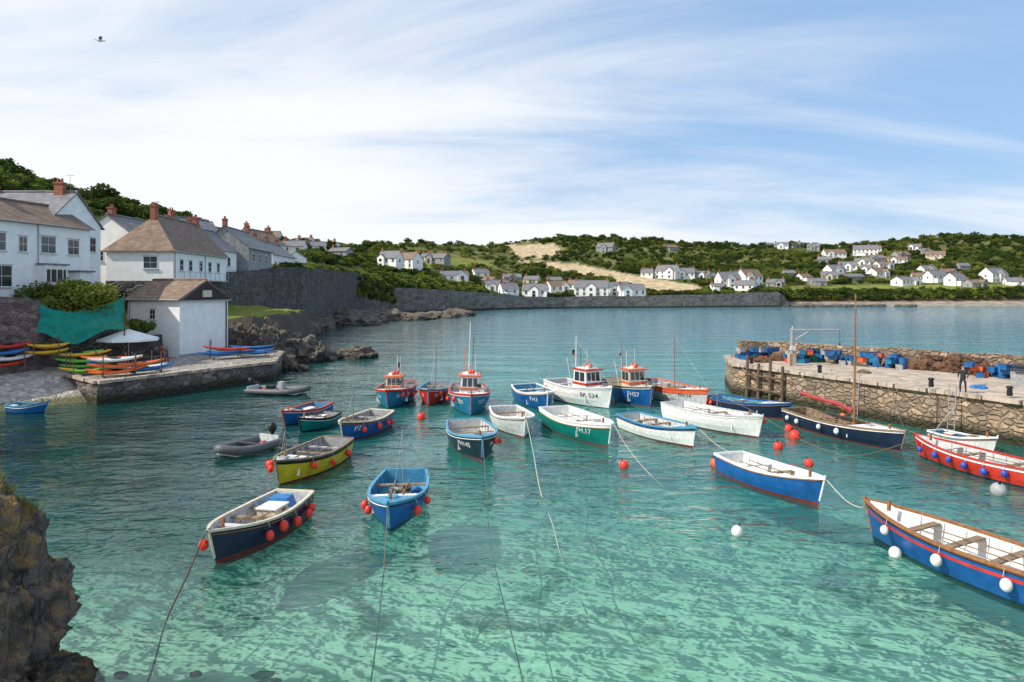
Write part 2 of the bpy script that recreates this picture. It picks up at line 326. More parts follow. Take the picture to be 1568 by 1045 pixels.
def elev(p): return HY-(p.z-CH)*FX/p.y
def site(px,y,s0=1.05):
    s=s0
    while s<5.2:
        p=T(px,s)
        if elev(p)<=y: return p
        s+=.03
    return T(px,5)
def inpoly(x,y,P):
    r=False
    for i in range(len(P)):
        a,b=P[i],P[i-1]
        if (a[1]>y)!=(b[1]>y) and x<(b[0]-a[0])*(y-a[1])/(b[1]-a[1])+a[0]: r=not r
    return r
FIELDS=[[(772,377),(848,373),(864,386),(852,397),(790,393)],[(790,399),(880,404),(950,418),(1070,438),(1080,450),(1000,452),(935,434),(850,417)]]
GRASS=[[(1205,440),(1300,437),(1568,436),(1568,446),(1205,449)],[(590,395),(700,396),(760,405),(700,412),(600,410)]]
pxs=list(range(-800,560,8))+list(range(560,1700,4))+list(range(1704,2300,20)); ss=[0,.5,.99]+list(np.linspace(1,6,90))
V=[];F=[];C=[]
for px in pxs:
    for s in ss:
        p=T(px,s); V.append(tuple(p)); e=elev(p); nz=noise.noise(p*.03)
        if s<1: c=(.13,.11,.085)
        elif px>1200 and s<1.9: c=(.11,.085,.055)
        else:
            a=Vector((.075,.105,.027)); b=Vector((.17,.165,.063)); c=tuple(a.lerp(b,min(1,max(0,.5+nz*1.3))))
            if any(inpoly(px,e,P) for P in FIELDS): c=(.52,.42,.28)
            elif any(inpoly(px,e,P) for P in GRASS): c=(.19,.22,.05)
        if px>1200 and s<=1.01: c=(.33,.29,.25)
        C.append((*c,1))
k=len(ss)
for i in range(len(pxs)-1):
    for j in range(k-1): F.append((i*k+j,(i+1)*k+j,(i+1)*k+j+1,i*k+j+1))
m,t=newmat('hillside_ground'); at=t.new('ShaderNodeAttribute',attribute_name='tcol'); pos=t.new('ShaderNodeNewGeometry').outputs['Position']
n=t.noise(pos,.25,6,.7); n3=t.noise(pos,1.3,4,.7)
c=t.mixc(1.0,at.outputs['Color'],t.mixc(t.mr(n,.3,.7),(.55,.55,.55,1),(1.3,1.25,1.15,1)),'MULTIPLY')
finishmat(t,c,.9,0,t.bump(n3,.5),.1); HILL=m
mb=MB(); mb.add('h',HILL,V,F,True); ho=mb.finish('hillside_terrain',join=True)
ca=ho.data.color_attributes.new('tcol','FLOAT_COLOR','POINT'); ca.data.foreach_set('color',np.array(C).ravel())
def wallstrip(name,pts,th,mat,zb=-3,cop=True):
    mb=MB(); n=len(pts); V=[];F=[]
    for i,(x,y,z) in enumerate(pts):
        a=Vector(pts[max(i-1,0)][:2]);b=Vector(pts[min(i+1,n-1)][:2]); d=(b-a).normalized(); nr=Vector((d.y,-d.x))
        f=Vector((x,y)); 
        o=f+nr*.35; bk=f-nr*th
        V+= [(o.x,o.y,zb),(f.x,f.y,z),(bk.x,bk.y,z),(bk.x,bk.y,zb)]
    for i in range(n-1):
        for j in range(4): F.append((i*4+j,(i+1)*4+j,(i+1)*4+(j+1)%4,i*4+(j+1)%4))
    F+=[(0,1,2,3),((n-1)*4+3,(n-1)*4+2,(n-1)*4+1,(n-1)*4)]
    mb.add('wall',mat,V,F)
    return mb.finish(name,join=True)
pts=[]
for px in range(560,1201,8):
    p=T(px,1.0); pts.append((p.x*.997,p.y*.997-.3,p.z+1.0+.15*math.sin(px*.05)))
wallstrip('sea_wall',pts,.8,SEASTONE)
pts=[]
for px in range(330,560,6):
    p=T(px,1.0); k=1-1.0/p.y; pts.append((p.x*k+.3,p.y*k,p.z+.9+.25*noise.noise(Vector((px*.05,0,0)))))
wallstrip('harbour_retaining_wall',pts,.9,DARKSTONE)
# ------------------------------------------------------------ trees / foliage
def crownmesh(name,R,Hh,nb,nl,ls,mat,trunk=True,seed=0,flat=.8):
    rnd=random.Random(seed); mb=MB(); V=[];F=[]
    cen=[]
    for i in range(nb):
        a=rnd.uniform(0,6.28); r=R*math.sqrt(rnd.random())*.72; z=Hh*(.35+.5*rnd.random()*(1-.5*r/R)); br=R*rnd.uniform(.22,.45)
        cen.append((r*math.cos(a),r*math.sin(a),z,br))
    for (cx_,cy_,cz_,br) in cen:
        for k in range(nl):
            d=Vector((rnd.gauss(0,1),rnd.gauss(0,1),rnd.gauss(0,1))).normalized()*br*rnd.uniform(.6,1.12); d.z*=flat
            c=Vector((cx_,cy_,cz_))+d; a=Vector((rnd.gauss(0,1),rnd.gauss(0,1),rnd.gauss(0,1))).normalized(); x,y=frame_of(a); s=ls*rnd.uniform(.5,1.2)
            o=len(V); V+=[c+x*s,c+y*s*.7,c-x*s,c-y*s*.7]; F.append((o,o+1,o+2,o+3))
        if trunk: mb.cyl('t',BARK,(0,0,Hh*.15),(cx_,cy_,cz_),R*.05,R*.02,5,False)
    mb.add('c',mat,V,F)
    if trunk: mb.cyl('t',BARK,(0,0,-1),(0,0,Hh*.4),R*.09,R*.05,6,False)
    return mb.mesh(name,list(mb.p.values()))
CR=[crownmesh('tree%d'%i,3.2,5.6,13,34,.42,[LEAF,LEAFD,LEAF,LEAFD,LEAFD,LEAFY][i],True,i) for i in range(6)]
BU=[crownmesh('bush%d'%i,1.6,1.7,8,34,.24,[LEAF,LEAFY,LEAFD,LEAF][i],False,20+i) for i in range(4)]
HOUSE_SPOTS=[]
def inst(parent,me,p,sc,nm='tree'):
    o=bpy.data.objects.new(nm,me); o.location=p; o.rotation_euler=(0,0,random.uniform(0,6.28)); o.scale=(sc*random.uniform(.85,1.2),sc*random.uniform(.85,1.2),sc*random.uniform(.8,1.15)); o.parent=parent; col.objects.link(o)
# ------------------------------------------------------------ houses
def house(name,org,ang,L,W,zb,ze,zr,wall,roof,wins=(),hip=(0,0),chim=(),base=None,zs=None,join=True,door=None,oh=.35,extra=None):
    """local x=ridge direction; faces x0,x1 (ends), y0,y1 (sides)"""
    mb=MB(); c=[(0,0),(L,0),(L,W),(0,W)]
    faces={'y0':[(0,0,zb),(L,0,zb),(L,0,ze),(0,0,ze)],'x1':[(L,0,zb),(L,W,zb),(L,W,ze),(L,0,ze)],'y1':[(L,W,zb),(0,W,zb),(0,W,ze),(L,W,ze)],'x0':[(0,W,zb),(0,0,zb),(0,0,ze),(0,W,ze)]}
    for q in faces.values(): mb.add('walls',wall,q,[(0,1,2,3)])
    if base:
        for q in faces.values():
            v=(zs-zb)/(ze-zb); mb.panel('stone_base',base,q,-.004,1.004,0,v,.06,.06)
    h0,h1=hip
    r0=(h0*W*.5,W/2,zr);r1=(L-h1*W*.5,W/2,zr)
    sl=(zr-ze)/(W/2)
    for h,x,r in ((h0,0,r0),(h1,L,r1)):
        if h==0: mb.add('walls',wall,[(x,0,ze),(x,W,ze),(x,W/2,zr-.03)],[(0,1,2)])
    e=oh; zl=ze-sl*e*.9; X0=-e*(1 if h0 else .6); X1=L+e*(1 if h1 else .6); a0=(X0 if h0==0 else r0[0],W/2,zr+.06); a1=(X1 if h1==0 else r1[0],W/2,zr+.06)
    A=(X0,-e,zl+.06);B=(X1,-e,zl+.06);Cc=(X1,W+e,zl+.06);D=(X0,W+e,zl+.06)
    def slab(q):
        q=[Vector(v) for v in q]; dn=Vector((0,0,-.14)); n=len(q)
        mb.add('roof',roof,q+[v+dn for v in q],[tuple(range(n)),tuple(range(n,2*n))[::-1]]+[(i,i+n,(i+1)%n+n,(i+1)%n) for i in range(n)])
    slab([A,B,a1,a0]); slab([Cc,D,a0,a1])
    if h0: slab([D,A,a0])
    if h1: slab([B,Cc,a1])
    mb.tube('ridge_tiles',roof,[Vector(a0)+Vector((0,0,.05)),Vector(a1)+Vector((0,0,.05))],.13,5)
    for (x,y,hh) in chim:
        mb.box('chimney',TERRA,(x,y,zr+hh/2-.6),(.9,.6,hh+1.0)); mb.box('chimney',TERRA,(x,y,zr+hh-.05),(1.05,.75,.16))
        for dx in (-.22,.22): mb.cyl('chimney_pot',TERRA,(x+dx,y,zr+hh),(x+dx,y,zr+hh+.45),.12,.1,6)
    for (f,u,z,ww,wh) in wins:
        q=faces[f]; LL=L if f[0]=='y' else W; H_=ze-zb
        u0=(u-ww/2)/LL;u1=(u+ww/2)/LL; v0=(z-zb)/H_; v1=(z+wh-zb)/H_; fw=.07/LL; fh=.07/H_
        mb.panel('window_frame',WHITE,q,u0-fw,u1+fw,v0-fh,v1+fh,.05,.06)
        um=(u0+u1)/2; vm=(v0+v1)/2
        for a,b in ((u0,um-fw*.4),(um+fw*.4,u1)):
            mb.panel('window_glass',GLASS,q,a,b,v0,vm-fh*.35,.065,.03); mb.panel('window_glass',GLASS,q,a,b,vm+fh*.35,v1,.065,.03)
        mb.panel('window_sill',LGREY,q,u0-fw*2,u1+fw*2,v0-fh*2.2,v0-fh*1.05,.16,.16)
        if not join: mb.panel('window_hood',GREYP,q,u0-fw*2,u1+fw*2,v1+fh*1.1,v1+fh*2.0,.10,.10)
    if door:
        f,u,z=door; q=faces[f]; LL=L if f[0]=='y' else W
        mb.panel('door',NAVY,q,(u-.5)/LL,(u+.5)/LL,(z-zb)/(ze-zb),(z+2.1-zb)/(ze-zb),.05,.06)
    if extra: extra(mb,faces)
    mb.tube('gutter',GREYP,[(X0,-e-.06,zl),(X1,-e-.06,zl)],.06,5); mb.tube('gutter',GREYP,[(X0,W+e+.06,zl),(X1,W+e+.06,zl)],.06,5)
    if not join:
        mb.cyl('downpipe',GREYP,(.3,-.1,zl),(.3,-.1,zb),.05,n=6); mb.cyl('downpipe',GREYP,(L-.3,W+.1,zl),(L-.3,W+.1,zb),.05,n=6)
        mb.cyl('downpipe',GREYP,(L*.55,-.1,zl),(L*.55,-.1,zb),.05,n=6)
        x=a0[0]+.8; mb.cyl('tv_aerial',METAL,(x,W/2,zr),(x,W/2,zr+1.9),.02,n=4); mb.cyl('tv_aerial',METAL,(x-.4,W/2,zr+1.8),(x+.4,W/2,zr+1.8),.015,n=4)
        for k in range(4): mb.cyl('tv_aerial',METAL,(x-.36+.24*k,W/2-.22,zr+1.8),(x-.36+.24*k,W/2+.22,zr+1.8),.01,n=4)
    return mb.finish(name,(org[0],org[1],0),ang,join)
def loftx(mb,f):
    mb.add('gable_boarding',DKWOOD,[(-.26,-.1,7.75),(-.26,7.1,7.75),(-.26,3.5,9.72)],[(0,1,2)])
    mb.box('gable_sign',CREAM,(-.31,3.5,8.45),(.06,1.3,.7)); mb.box('gable_board',GREYP,(-.29,3.5,7.72),(.08,7.2,.12))
    mb.box('eaves_board',DKWOOD,(-.15,3.5,7.8),(.2,7.1,.06))
    mb.box('plinth',GREYP,(-.04,3.5,1.9),(.1,7.1,.8)); mb.box('downpipe',BLACK,(-.08,.35,4.8),(.08,.08,5.6))
house('net_loft_building',(-31.5,75.7),math.radians(162.5),6.7,7,1.5,8.0,9.85,WALLW,BROWNROOF,
 [('y1',3.3,5.9,.6,.9),('y1',3.6,2.6,.7,1.5),],chim=(),join=False,door=('y1',2.2,2.1),extra=loftx)
def hipx(mb,f):
    for k in range(10): mb.box('balcony_post',METAL,(1+1.6*k,-.9,10.5),(.05,.05,1.0))
    mb.box('balcony_rail',METAL,(8.2,-.9,11.0),(14.6,.05,.05)); mb.box('balcony_floor',GREYP,(8.2,-.45,9.98),(14.6,1.0,.12))
house('white_hipped_house',(-39.7,80),math.radians(93.15),17,7.6,5,13.7,17.9,WALLW,BROWNROOF,
 [('y0',2.2,11.2,.9,1.2),('y0',4.8,11.2,.9,1.2),('y0',8,11.2,.9,1.2),('y0',11,11.2,.9,1.2),('y0',14,11.2,.9,1.2),('y0',4,8.0,1.1,1.1),('y0',8,8.0,1.1,1.1),('y0',12,8.0,1.1,1.1),('x0',5.0,11.4,1.5,1.3)],
 hip=(1,0),chim=[(3.6,3.8,1.2),(16,3.8,1)],base=DARKSTONE,zs=9.9,join=False,extra=hipx)
def terrx(mb,f):
    mb.box('bay_window',WHITE,(9,-.45,9.9),(2.6,.9,2.6)); mb.box('bay_glass',GLASS,(9,-.91,10.2),(2.2,.04,1.2)); mb.box('bay_roof',SLATE,(9,-.5,11.28),(2.9,1.1,.14))
    for k in range(3): mb.box('bay_mullion',WHITE,(8.3+.7*k,-.95,10.2),(.07,.05,1.2))
    mb.box('porch',WHITE,(12.3,-.6,8.9),(1.6,1.2,3.4)); mb.box('porch_roof',SLATE,(12.3,-.65,10.7),(2,1.5,.16)); mb.box('porch_door',NAVY,(12.3,-1.22,8.6),(.95,.05,2.2))
house('white_terraced_house',(-45.5,56),math.radians(81),14.2,7,7,15.2,17.3,WALLW,BROWNROOF,
 [('y0',3.6,12.4,1.6,1.5),('y0',6.2,12.4,.8,1.3),('y0',9.0,12.4,1.6,1.5),('y0',12,12.4,1.3,1.4),('y0',4,9.2,2,1.8)],chim=[(2,4,1.3),(7,4,1.2)],join=False,extra=terrx)
house('white_gable_house',(-45.5,75.5),math.radians(180),10,8.5,8,15.8,19.0,WALLW,SLATE,
 [('y1',6,12.5,1.3,1.5),('x0',4,13,1.3,1.6),('x0',7,13,1,1.4)],chim=[(1.5,4.5,1.0),(9,4.5,1.0)],join=False)
house('white_gable_house',(-47,86),math.radians(90),14,8,8,15.3,18.3,WALLW,SLATE,[('y0',3,12.5,1,1.3),('y0',7,12.5,1,1.3),('x0',3,12.5,1,1.3)],chim=[(1,4,1.0),(12,4,1.0)])
house('white_gable_house',(-44.0,100),math.radians(90),9,7.5,8,15.0,18.0,WALLW,SLATE,[('y0',2.5,12.5,1,1.3),('y0',6,12.5,1,1.3),('x0',3.5,13,1.2,1.4)],chim=[(1,3.7,1.2)])
house('white_cottage',(-54,112),math.radians(70),9,7,12,18.6,21,WALLW,SLATE,[('y0',2.5,16,1,1.3),('y0',6,16,1,1.3),('x0',3.5,16,1.2,1.4)],chim=[(1,3.5,1.1)])
house('white_cottage',(-50,136),math.radians(85),12,7,12,18.4,21,WALLW,BROWNROOF,[('y0',2.5,15.6,1,1.3),('y0',6,15.6,1,1.3),('x0',3.5,15.6,1.2,1.4)],chim=[(1,3.5,1.1),(11,3.5,1.1)])
house('grey_stone_house',(-42.6,110.5),math.radians(95),14,8,9,15.8,19.0,GREYSTONE,SLATE,[('y0',2.5,13.4,1,1.4),('y0',6,13.4,1,1.4),('y0',10,13.4,1,1.4),('y0',2.5,10.6,1,1.4),('y0',8,10.6,1,1.4),('x0',4,13.4,1.2,1.4)],chim=[(.8,4,1.3),(13,4,1.3)])
house('white_cottage',(-44.5,127),math.radians(95),18,7,10,15.6,18.2,WALLW,SLATE,[('y0',u,12.8,1,1.3) for u in (2,5,8,11,14)]+[('x0',3.5,13,1,1.3)],chim=[(.6,3.5,1.0),(9,3.5,1.0),(17,3.5,1.0)])
rh=random.Random(4)
def far_house(px,y,wpx,hpx,kind='w',rot=None):
    p=site(px,y); k=p.y/FX; L=max(6,wpx*k); H_=hpx*k*1.15; W=min(8,max(5.5,L*.6))
    a=rh.uniform(-.7,.5) if rot is None else rot
    ze=p.z+H_*.6; zr=p.z+H_; wall={'w':WALLW,'g':GREYSTONE,'c':CREAM}[kind]; roof=rh.choice([SLATE,SLATE,SLATE,BROWNROOF])
    org=Vector((p.x,p.y))-Vector((math.cos(a),math.sin(a)))*L/2
    n=max(2,int(L/3)); wins=[]
    for i in range(n):
        u=(i+.5)*L/n
        wins.append(('y0',u,p.z+H_*.6-1.9,1.1,1.2))
        if H_*.6>4.5: wins.append(('y0',u,p.z+.9,1.2,1.3))
    wins.append(('x0',W/2,p.z+H_*.6-2,1.,1.2)); wins.append(('x1',W/2,p.z+H_*.6-2,1.,1.2))
    def ex(mb,f):
        if L>9 and rh.random()<.75:
            u=L*rh.choice([.25,.5,.75]); gw=min(4.5,L*.35)
            z0=p.z-1; zz_=ze; V=[(u-gw/2,-1.2,z0),(u+gw/2,-1.2,z0),(u+gw/2,-1.2,zz_),(u,-1.2,zz_+gw*.42),(u-gw/2,-1.2,zz_)]
            B=[(a_,1.5,c_) for a_,b_,c_ in V]
            mb.add('walls',wall,V+B,[(0,1,2,3,4),(1,6,7,2),(5,0,4,9)])
            t_=.15
            for sgn in (-1,1):
                q=[Vector((u,-1.5,zz_+gw*.42+t_)),Vector((u+sgn*(gw/2+.3),-1.5,zz_-.1+t_)),Vector((u+sgn*(gw/2+.3),2.2,zz_-.1+t_)),Vector((u,2.2,zz_+gw*.42+t_))]
                mb.add('roof',roof,q,[(0,1,2,3)])
            mb.box('window_glass',GLASS,(u,-1.22,zz_-1.2),(1.3,.06,1.3)); mb.box('window_glass',GLASS,(u,-1.22,max(z0+2,zz_-3.8)),(1.5,.06,1.3))
        elif rh.random()<.5:
            mb.box('lean_to',wall,(L*.3,-1.2,p.z+.2),(L*.4,2.4,4.2)); mb.box('roof',roof,(L*.3,-1.3,p.z+2.4),(L*.44,2.7,.2))
    house({'w':'white_house','g':'stone_house','c':'cream_house'}[kind],org,a,L,W,p.z-2.5,ze,zr,wall,roof,wins,chim=[(.8,W/2,1.1)]+([(L-.8,W/2,1.1)] if rh.random()<.6 else []),extra=ex)
    HOUSE_SPOTS.append((px,y,wpx,hpx))
for a in [(592,410,34,22),(618,412,38,22),(665,405,34,14,'g'),(652,400,20,10),(697,430,42,13),(738,426,24,12),(762,450,34,18),(782,455,28,19),(785,432,28,11,'g'),(818,456,38,18),(812,436,24,11,'c'),(858,450,34,17),(880,444,26,13),(905,455,52,22),(948,453,34,18),(970,458,40,18),(925,388,27,14,'g'),(850,436,22,9,'c'),
 (1018,427,34,18),(1044,428,38,15),(990,426,18,12),(1074,428,24,11),(1120,442,34,22),(1155,440,36,24),(1138,446,30,14),(1100,446,20,10),(1090,430,18,10,'g'),
 (1236,432,22,11),(1255,438,22,10,'g'),(1285,424,30,16),(1298,416,26,13),(1330,420,24,12),(1352,428,30,14),(1358,412,26,10),(1396,438,40,12),(1412,432,26,12),(1440,432,30,15),(1472,437,30,16),(1532,433,42,20),(1280,396,32,12),(1325,392,34,14),(1385,398,24,11,'g'),(1196,382,20,9),(1222,380,20,8,'g'),(1245,384,18,9,'g'),(1400,384,18,8),(1432,398,26,11,'c'),(1375,404,26,9),(1186,440,26,10,'g'),(1312,430,30,9,'g'),(1030,384,22,8,'g'),(1180,380,16,7),
 (1270,430,24,12,'c'),(1320,408,22,11),(1345,402,20,9,'g'),(1425,420,24,11),(1455,424,22,10,'g'),(1500,440,28,10,'g'),(1555,438,24,11),(1262,404,20,9,'g'),(1420,390,18,8,'g'),(1340,386,18,8),(1210,424,18,9,'g'),(1130,428,20,10),(1478,414,18,9,'g'),(745,436,20,10,'g'),
 (447,388,34,17),(484,386,30,14),(516,392,32,11,'g'),(412,372,26,18),(462,376,26,12),(425,410,30,22),(400,385,24,22,'g'),(500,376,20,8)]:
    far_house(*a)
# ------------------------------------------------------------ scatter vegetation
PT=bpy.data.objects.new('hillside_trees',None); col.objects.link(PT)
PB=bpy.data.objects.new('hillside_bushes',None); col.objects.link(PB)
rs=random.Random(11)
def near_house(px,e):
    for hx,hy,hw,hh in HOUSE_SPOTS:
        if abs(px-hx)<hw*.5+1 and hy-hh*.4<e+0 and e<hy+4: return True
    return False
cnt=0
for i in range(15000):
    px=rs.uniform(-200,1720); s=rs.uniform(1.2,5.4) ; p=T(px,s); e=elev(p)
    if any(inpoly(px,e+2,P) for P in FIELDS+GRASS): continue
    if near_house(px,e): continue
    if px<560 and s<3.2: continue
    if px<330 and s<3.8: continue
    dens=.6+noise.noise(Vector((px*.012,s*1.4,5)))*1.2
    if px>860: dens+=.3
    if px>1000 and s>3: dens+=.4
    heath=(560<px<800) 
    if heath: dens-=.5
    if s<2.2 and px>560: dens-=.25
    if rs.random()<dens:
        sc=rs.uniform(.45,1.05)*(.7 if heath else 1)*(.75 if s<2.5 else 1)
        if px<560: sc*=.75
        cl_=noise.noise(Vector((px*.03,s*3,9)))
        k=rs.choice((1,3,4)) if cl_>.0 else rs.choice((0,2,5,0,1))
        inst(PT,CR[k],p-Vector((0,0,1.2*sc)),sc); cnt+=1
    elif rs.random()<.8:
        inst(PB,BU[rs.randrange(4)],p-Vector((0,0,.4)),rs.uniform(.7,1.7),'bush')
for i in range(760):
    px=rs.uniform(-150,1700); 
    if 545<px<830 and rs.random()<.8: continue
    p=T(px,rs.uniform(4.8,5.1)); inst(PT,CR[rs.randrange(5)],p-Vector((0,0,1)),rs.uniform(.5,1.35)*(.7 if px<560 else 1))
for i in range(300):
    px=rs.uniform(545,780); p=T(px,rs.uniform(1.1,2.2)); inst(PB,BU[rs.randrange(4)],p-Vector((0,0,.5)),rs.uniform(.6,1.3),'bush')
for i in range(120):
    px=rs.uniform(546,604); p=T(px,rs.uniform(.55,1.2)); inst(PB,BU[rs.randrange(4)],p+Vector((0,-.8,-.5)),rs.uniform(.8,1.6),'bush')
for i in range(90):
    px=rs.uniform(1200,1640); p=T(px,rs.uniform(1.4,2.0)); inst(PB,BU[rs.randrange(4)],p-Vector((0,0,.5)),rs.uniform(.7,1.6),'bush')
for px,e,sc in [(305,338,1.1),(160,300,1.5),(170,318,1.4),(225,330,1.0),(235,332,1.1),(245,335,.9),(468,366,1.0),(130,300,1.1),(330,350,.7),(60,285,1.1),(90,295,1.0),(200,325,1.0)]:
    p=site(px,e+14,3.2); inst(PT,CR[random.choice((1,3))],p-Vector((0,0,1)),sc)
for i in range(110):
    px=rs.uniform(400,545); p=T(px,rs.uniform(1.15,1.9)); inst(PB,BU[rs.randrange(3)],p-Vector((0,0,.4)),rs.uniform(.7,1.3),'bush')
# ------------------------------------------------------------ rocks
def rock(name,c,sz,seed,sub=4,mat=ROCK,amp=.45,fr=1.0,rz=0,craggy=False,boxy=4.0):
    bm=bmesh.new(); bmesh.ops.create_icosphere(bm,subdivisions=sub,radius=1); o=Vector((seed*7.3,seed*3.1,seed*1.7))
    for v in bm.verts:
        n=v.co.copy()
        if craggy:
            L_=(abs(n.x)**boxy+abs(n.y)**boxy+abs(n.z)**boxy)**(1/boxy); nb=n/L_
            P=Vector((nb.x*sz[0],nb.y*sz[1],nb.z*sz[2])); q=P+o
            q2=Vector((q.x+q.z*.35,q.y-q.z*.2,q.z*.75))
            a=noise.noise(q2*.45); b=1-abs(noise.noise(q2*.95))*2.2; cc=1-abs(noise.noise(q2*2.1+o))*2.2; dd=1-abs(noise.noise(q2*4.6))*2; ee=noise.noise(q2*10); ff=noise.noise(q2*22)
            zt=P.z*.9+q.x*.35+noise.noise(q2*.8)*1.2; led=(zt-math.floor(zt))
            off=.75*a+.38*b+.22*cc+.11*dd+.06*ee+.025*ff+.18*(led**2)-.35
            v.co=P+Vector((n.x,n.y,n.z*.6))*off*min(1,min(sz)/1.8)
        else:
            P=Vector((n.x*sz[0],n.y*sz[1],n.z*sz[2]))
            q=Vector((n.x*sz[0],n.y*sz[1],n.z*sz[2]*1.3))/max(.5,min(sz)*1.1)*fr
            a=1-abs(noise.noise(q*.9+o))*2; b=noise.noise(q*2.3+o); cc=1-abs(noise.noise(q*4.5+o))*2
            cell=noise.cell(q*1.8+o)
            k=1+amp*(.6*a+.45*b+.22*cc+.25*(cell-.5))-amp*.3
            v.co=P*k
    me=bpy.data.meshes.new(name); bm.to_mesh(me); bm.free(); me.materials.append(mat)
    for p in me.polygons: p.use_smooth=craggy
    ob=bpy.data.objects.new(name,me); ob.location=(c[0],c[1],c[2]); ob.rotation_euler=(0,0,rz); col.objects.link(ob); return ob
rr=random.Random(3)
for i,(x,y,sx_,sy_,sz_) in enumerate([(-29.5,82,3.2,4,3.6),(-26.3,84,3.2,3,3.0),(-24.0,86,1.8,2.2,2.0),(-20.3,89,2.7,1.8,1.5),(-25.5,76,1.6,1.6,1.1),(-23.3,75,.8,.9,.6),(-33,90,5,6,4.5),(-27.5,79,2,2,2)]):
    rock('shore_rock',(x,y,0),(sx_,sy_,sz_),i+1,5)
for i in range(46):
    px=rr.uniform(480,715); f=(px-480)/235; d=165+f*60+rr.uniform(-14,16); 
    if px<600: d=min(d,float(np.interp(px,SP,SDm[:,0]))-2)
    s=rr.uniform(1.2,3.6)*(1.1 if px<600 else .75); rock('shore_rock',((px-CX)/FX*d,d,-.1),(s*1.5,s*1.2,s*.8),20+i,3)
for i in range(30):
    px=rr.uniform(400,545); d=float(np.interp(px,SP,SDm[:,0]))-rr.uniform(1,7); s=rr.uniform(1.5,3.2); rock('shore_rock',((px-CX)/FX*d,d,0),(s*1.2,s*1.2,s),80+i,3)
for i in range(26):
    px=rr.uniform(1200,1420); d=rr.uniform(338,352); s=rr.uniform(.8,2.2); rock('shore_rock',((px-CX)/FX*d,d,.2),(s*1.8,s*1.2,s*.6),300+i,2)
HR=[rock('headland_rock',(-13.55,14.1,.1),(2.9,2.9,4.75),3,7,ROCKN,craggy=True,boxy=3.6),
rock('headland_rock',(-12.0,15.1,.0),(1.5,1.3,2.7),14,6,ROCKN,craggy=True,boxy=3),
rock('headland_rock',(-10.9,15.3,-.5),(1.2,1.0,1.0),12,6,ROCKN,craggy=True,boxy=2.6)]
for i in range(150):
    x=rr.uniform(-11,-1); y=rr.uniform(12,19)
    if x>-6 and y>16.5+rr.uniform(-1,1): continue
    s=rr.uniform(.08,.28); rock('submerged_rock',(x,y,-1.6),(s*1.5,s,s*.5),200+i,2)
V=[];F=[]
for ob in HR[:2]:
    for p in ob.data.polygons:
        c=p.center; wz=c.z+ob.location.z
        if p.normal.z>.3 and wz>(3.7 if ob is HR[0] else 2.4) and noise.noise(Vector((c.x,c.y,0))*1.1+ob.location)>-.2:
            for q in range(2 if ob is HR[0] else 4):
                x=c.x+ob.location.x+random.uniform(-.04,.04); y=c.y+ob.location.y+random.uniform(-.04,.04); a=random.uniform(0,6.28); l=random.uniform(.06,.24); o=len(V); w_=.011
                V+=[(x-w_,y,wz-.03),(x+w_,y,wz-.03),(x+math.cos(a)*l*.8,y+math.sin(a)*l*.8,wz+l)]; F.append((o,o+1,o+2))
mb=MB(); mb.add('g',GRASSB,V,F); mb.finish('grass_tussock',join=True)
# ------------------------------------------------------------ quay, slipway and left shore
def prism(name,poly,zt,zb,wallm,topm,batter=.3,lip=True):
    mb=MB(); n=len(poly); c=Vector((sum(p[0] for p in poly)/n,sum(p[1] for p in poly)/n))
    zs=[p[2] if len(p)>2 else zt for p in poly]
    top=[(p[0],p[1],z) for p,z in zip(poly,zs)]; bot=[]
    for p in poly:
        d=(Vector(p[:2])-c).normalized()*batter; bot.append((p[0]+d.x,p[1]+d.y,zb))
    mb.add('top',topm,top,[tuple(range(n))]); mb.add('walls',wallm,top+bot,[(i,i+n,(i+1)%n+n,(i+1)%n) for i in range(n)])
    for i in range(n):
        a=Vector(top[i]);b=Vector(top[(i+1)%n]); d=(b-a); L=d.length
        if lip:
            nn=int(L/1.1)+1
            for k in range(nn):
                q=a+d*((k+.5)/nn); mb.box('coping_stones',DECK,(q.x+random.uniform(-.05,.05),q.y+random.uniform(-.05,.05),q.z+.02),(L/nn-.05,.55+random.uniform(-.12,.1),.2+random.uniform(0,.07)),math.atan2(d.y,d.x)+random.uniform(-.04,.04))
    return mb.finish(name)
prism('stone_quay',[(-32.2,53),(-27.6,60.6),(-23.6,67.5),(-25,74,2.1),(-30,78,2.2),(-31,96,2.2),(-50,96,2.0),(-50,58,2.0),(-38,58,1.7)],1.7,-3,QUAYSTONE,PAVE)
V=[];F=[]; nn=24
for i in range(nn+1):
    for j in range(nn+1):
        u=i/nn;v=j/nn
        p=Vector((-31.9,51.8,-1.2)).lerp(Vector((-50,32,-.6)),u).lerp(Vector((-37.0,61,1.9)).lerp(Vector((-56,52,3.2)),u),v)
        p.z+=.06*noise.noise(p*1.3)+(.9*math.sin(math.pi*min(1,v*1.0))*0.35); V.append(p)
for i in range(nn):
    for j in range(nn): F.append((i*(nn+1)+j,i*(nn+1)+j+1,(i+1)*(nn+1)+j+1,(i+1)*(nn+1)+j))
mb=MB(); mb.add('s',SLIP,V,F); mb.finish('slipway',join=True)
wallstrip('stone_wall',[(-48,46,8.8),(-44,52.5,8.7),(-40.8,58.6,8.1),(-40.5,62,6.5)],.7,stone('purple_stone',(.16,.12,.11),(.24,.18,.16),(.12,.10,.09),1.5,1.6,.08),0)
wallstrip('stone_wall',[(-43,60.5,5.2),(-36.5,65.5,5.0),(-35.6,67.5,4.4),(-35.9,72,4.2)],.7,DARKSTONE,1)
mb=MB(); V=[];F=[]
for i in range(13):
    for j in range(13):
        x=-46+i*.75; y=60+j*1.6; 
        z=4.9+.9*(-(x+37))/6+.25*noise.noise(Vector((x,y,0))); 
        if x>-37.2: z=3.2
        V.append((x,max(y,60+(x+46)*.62),z))
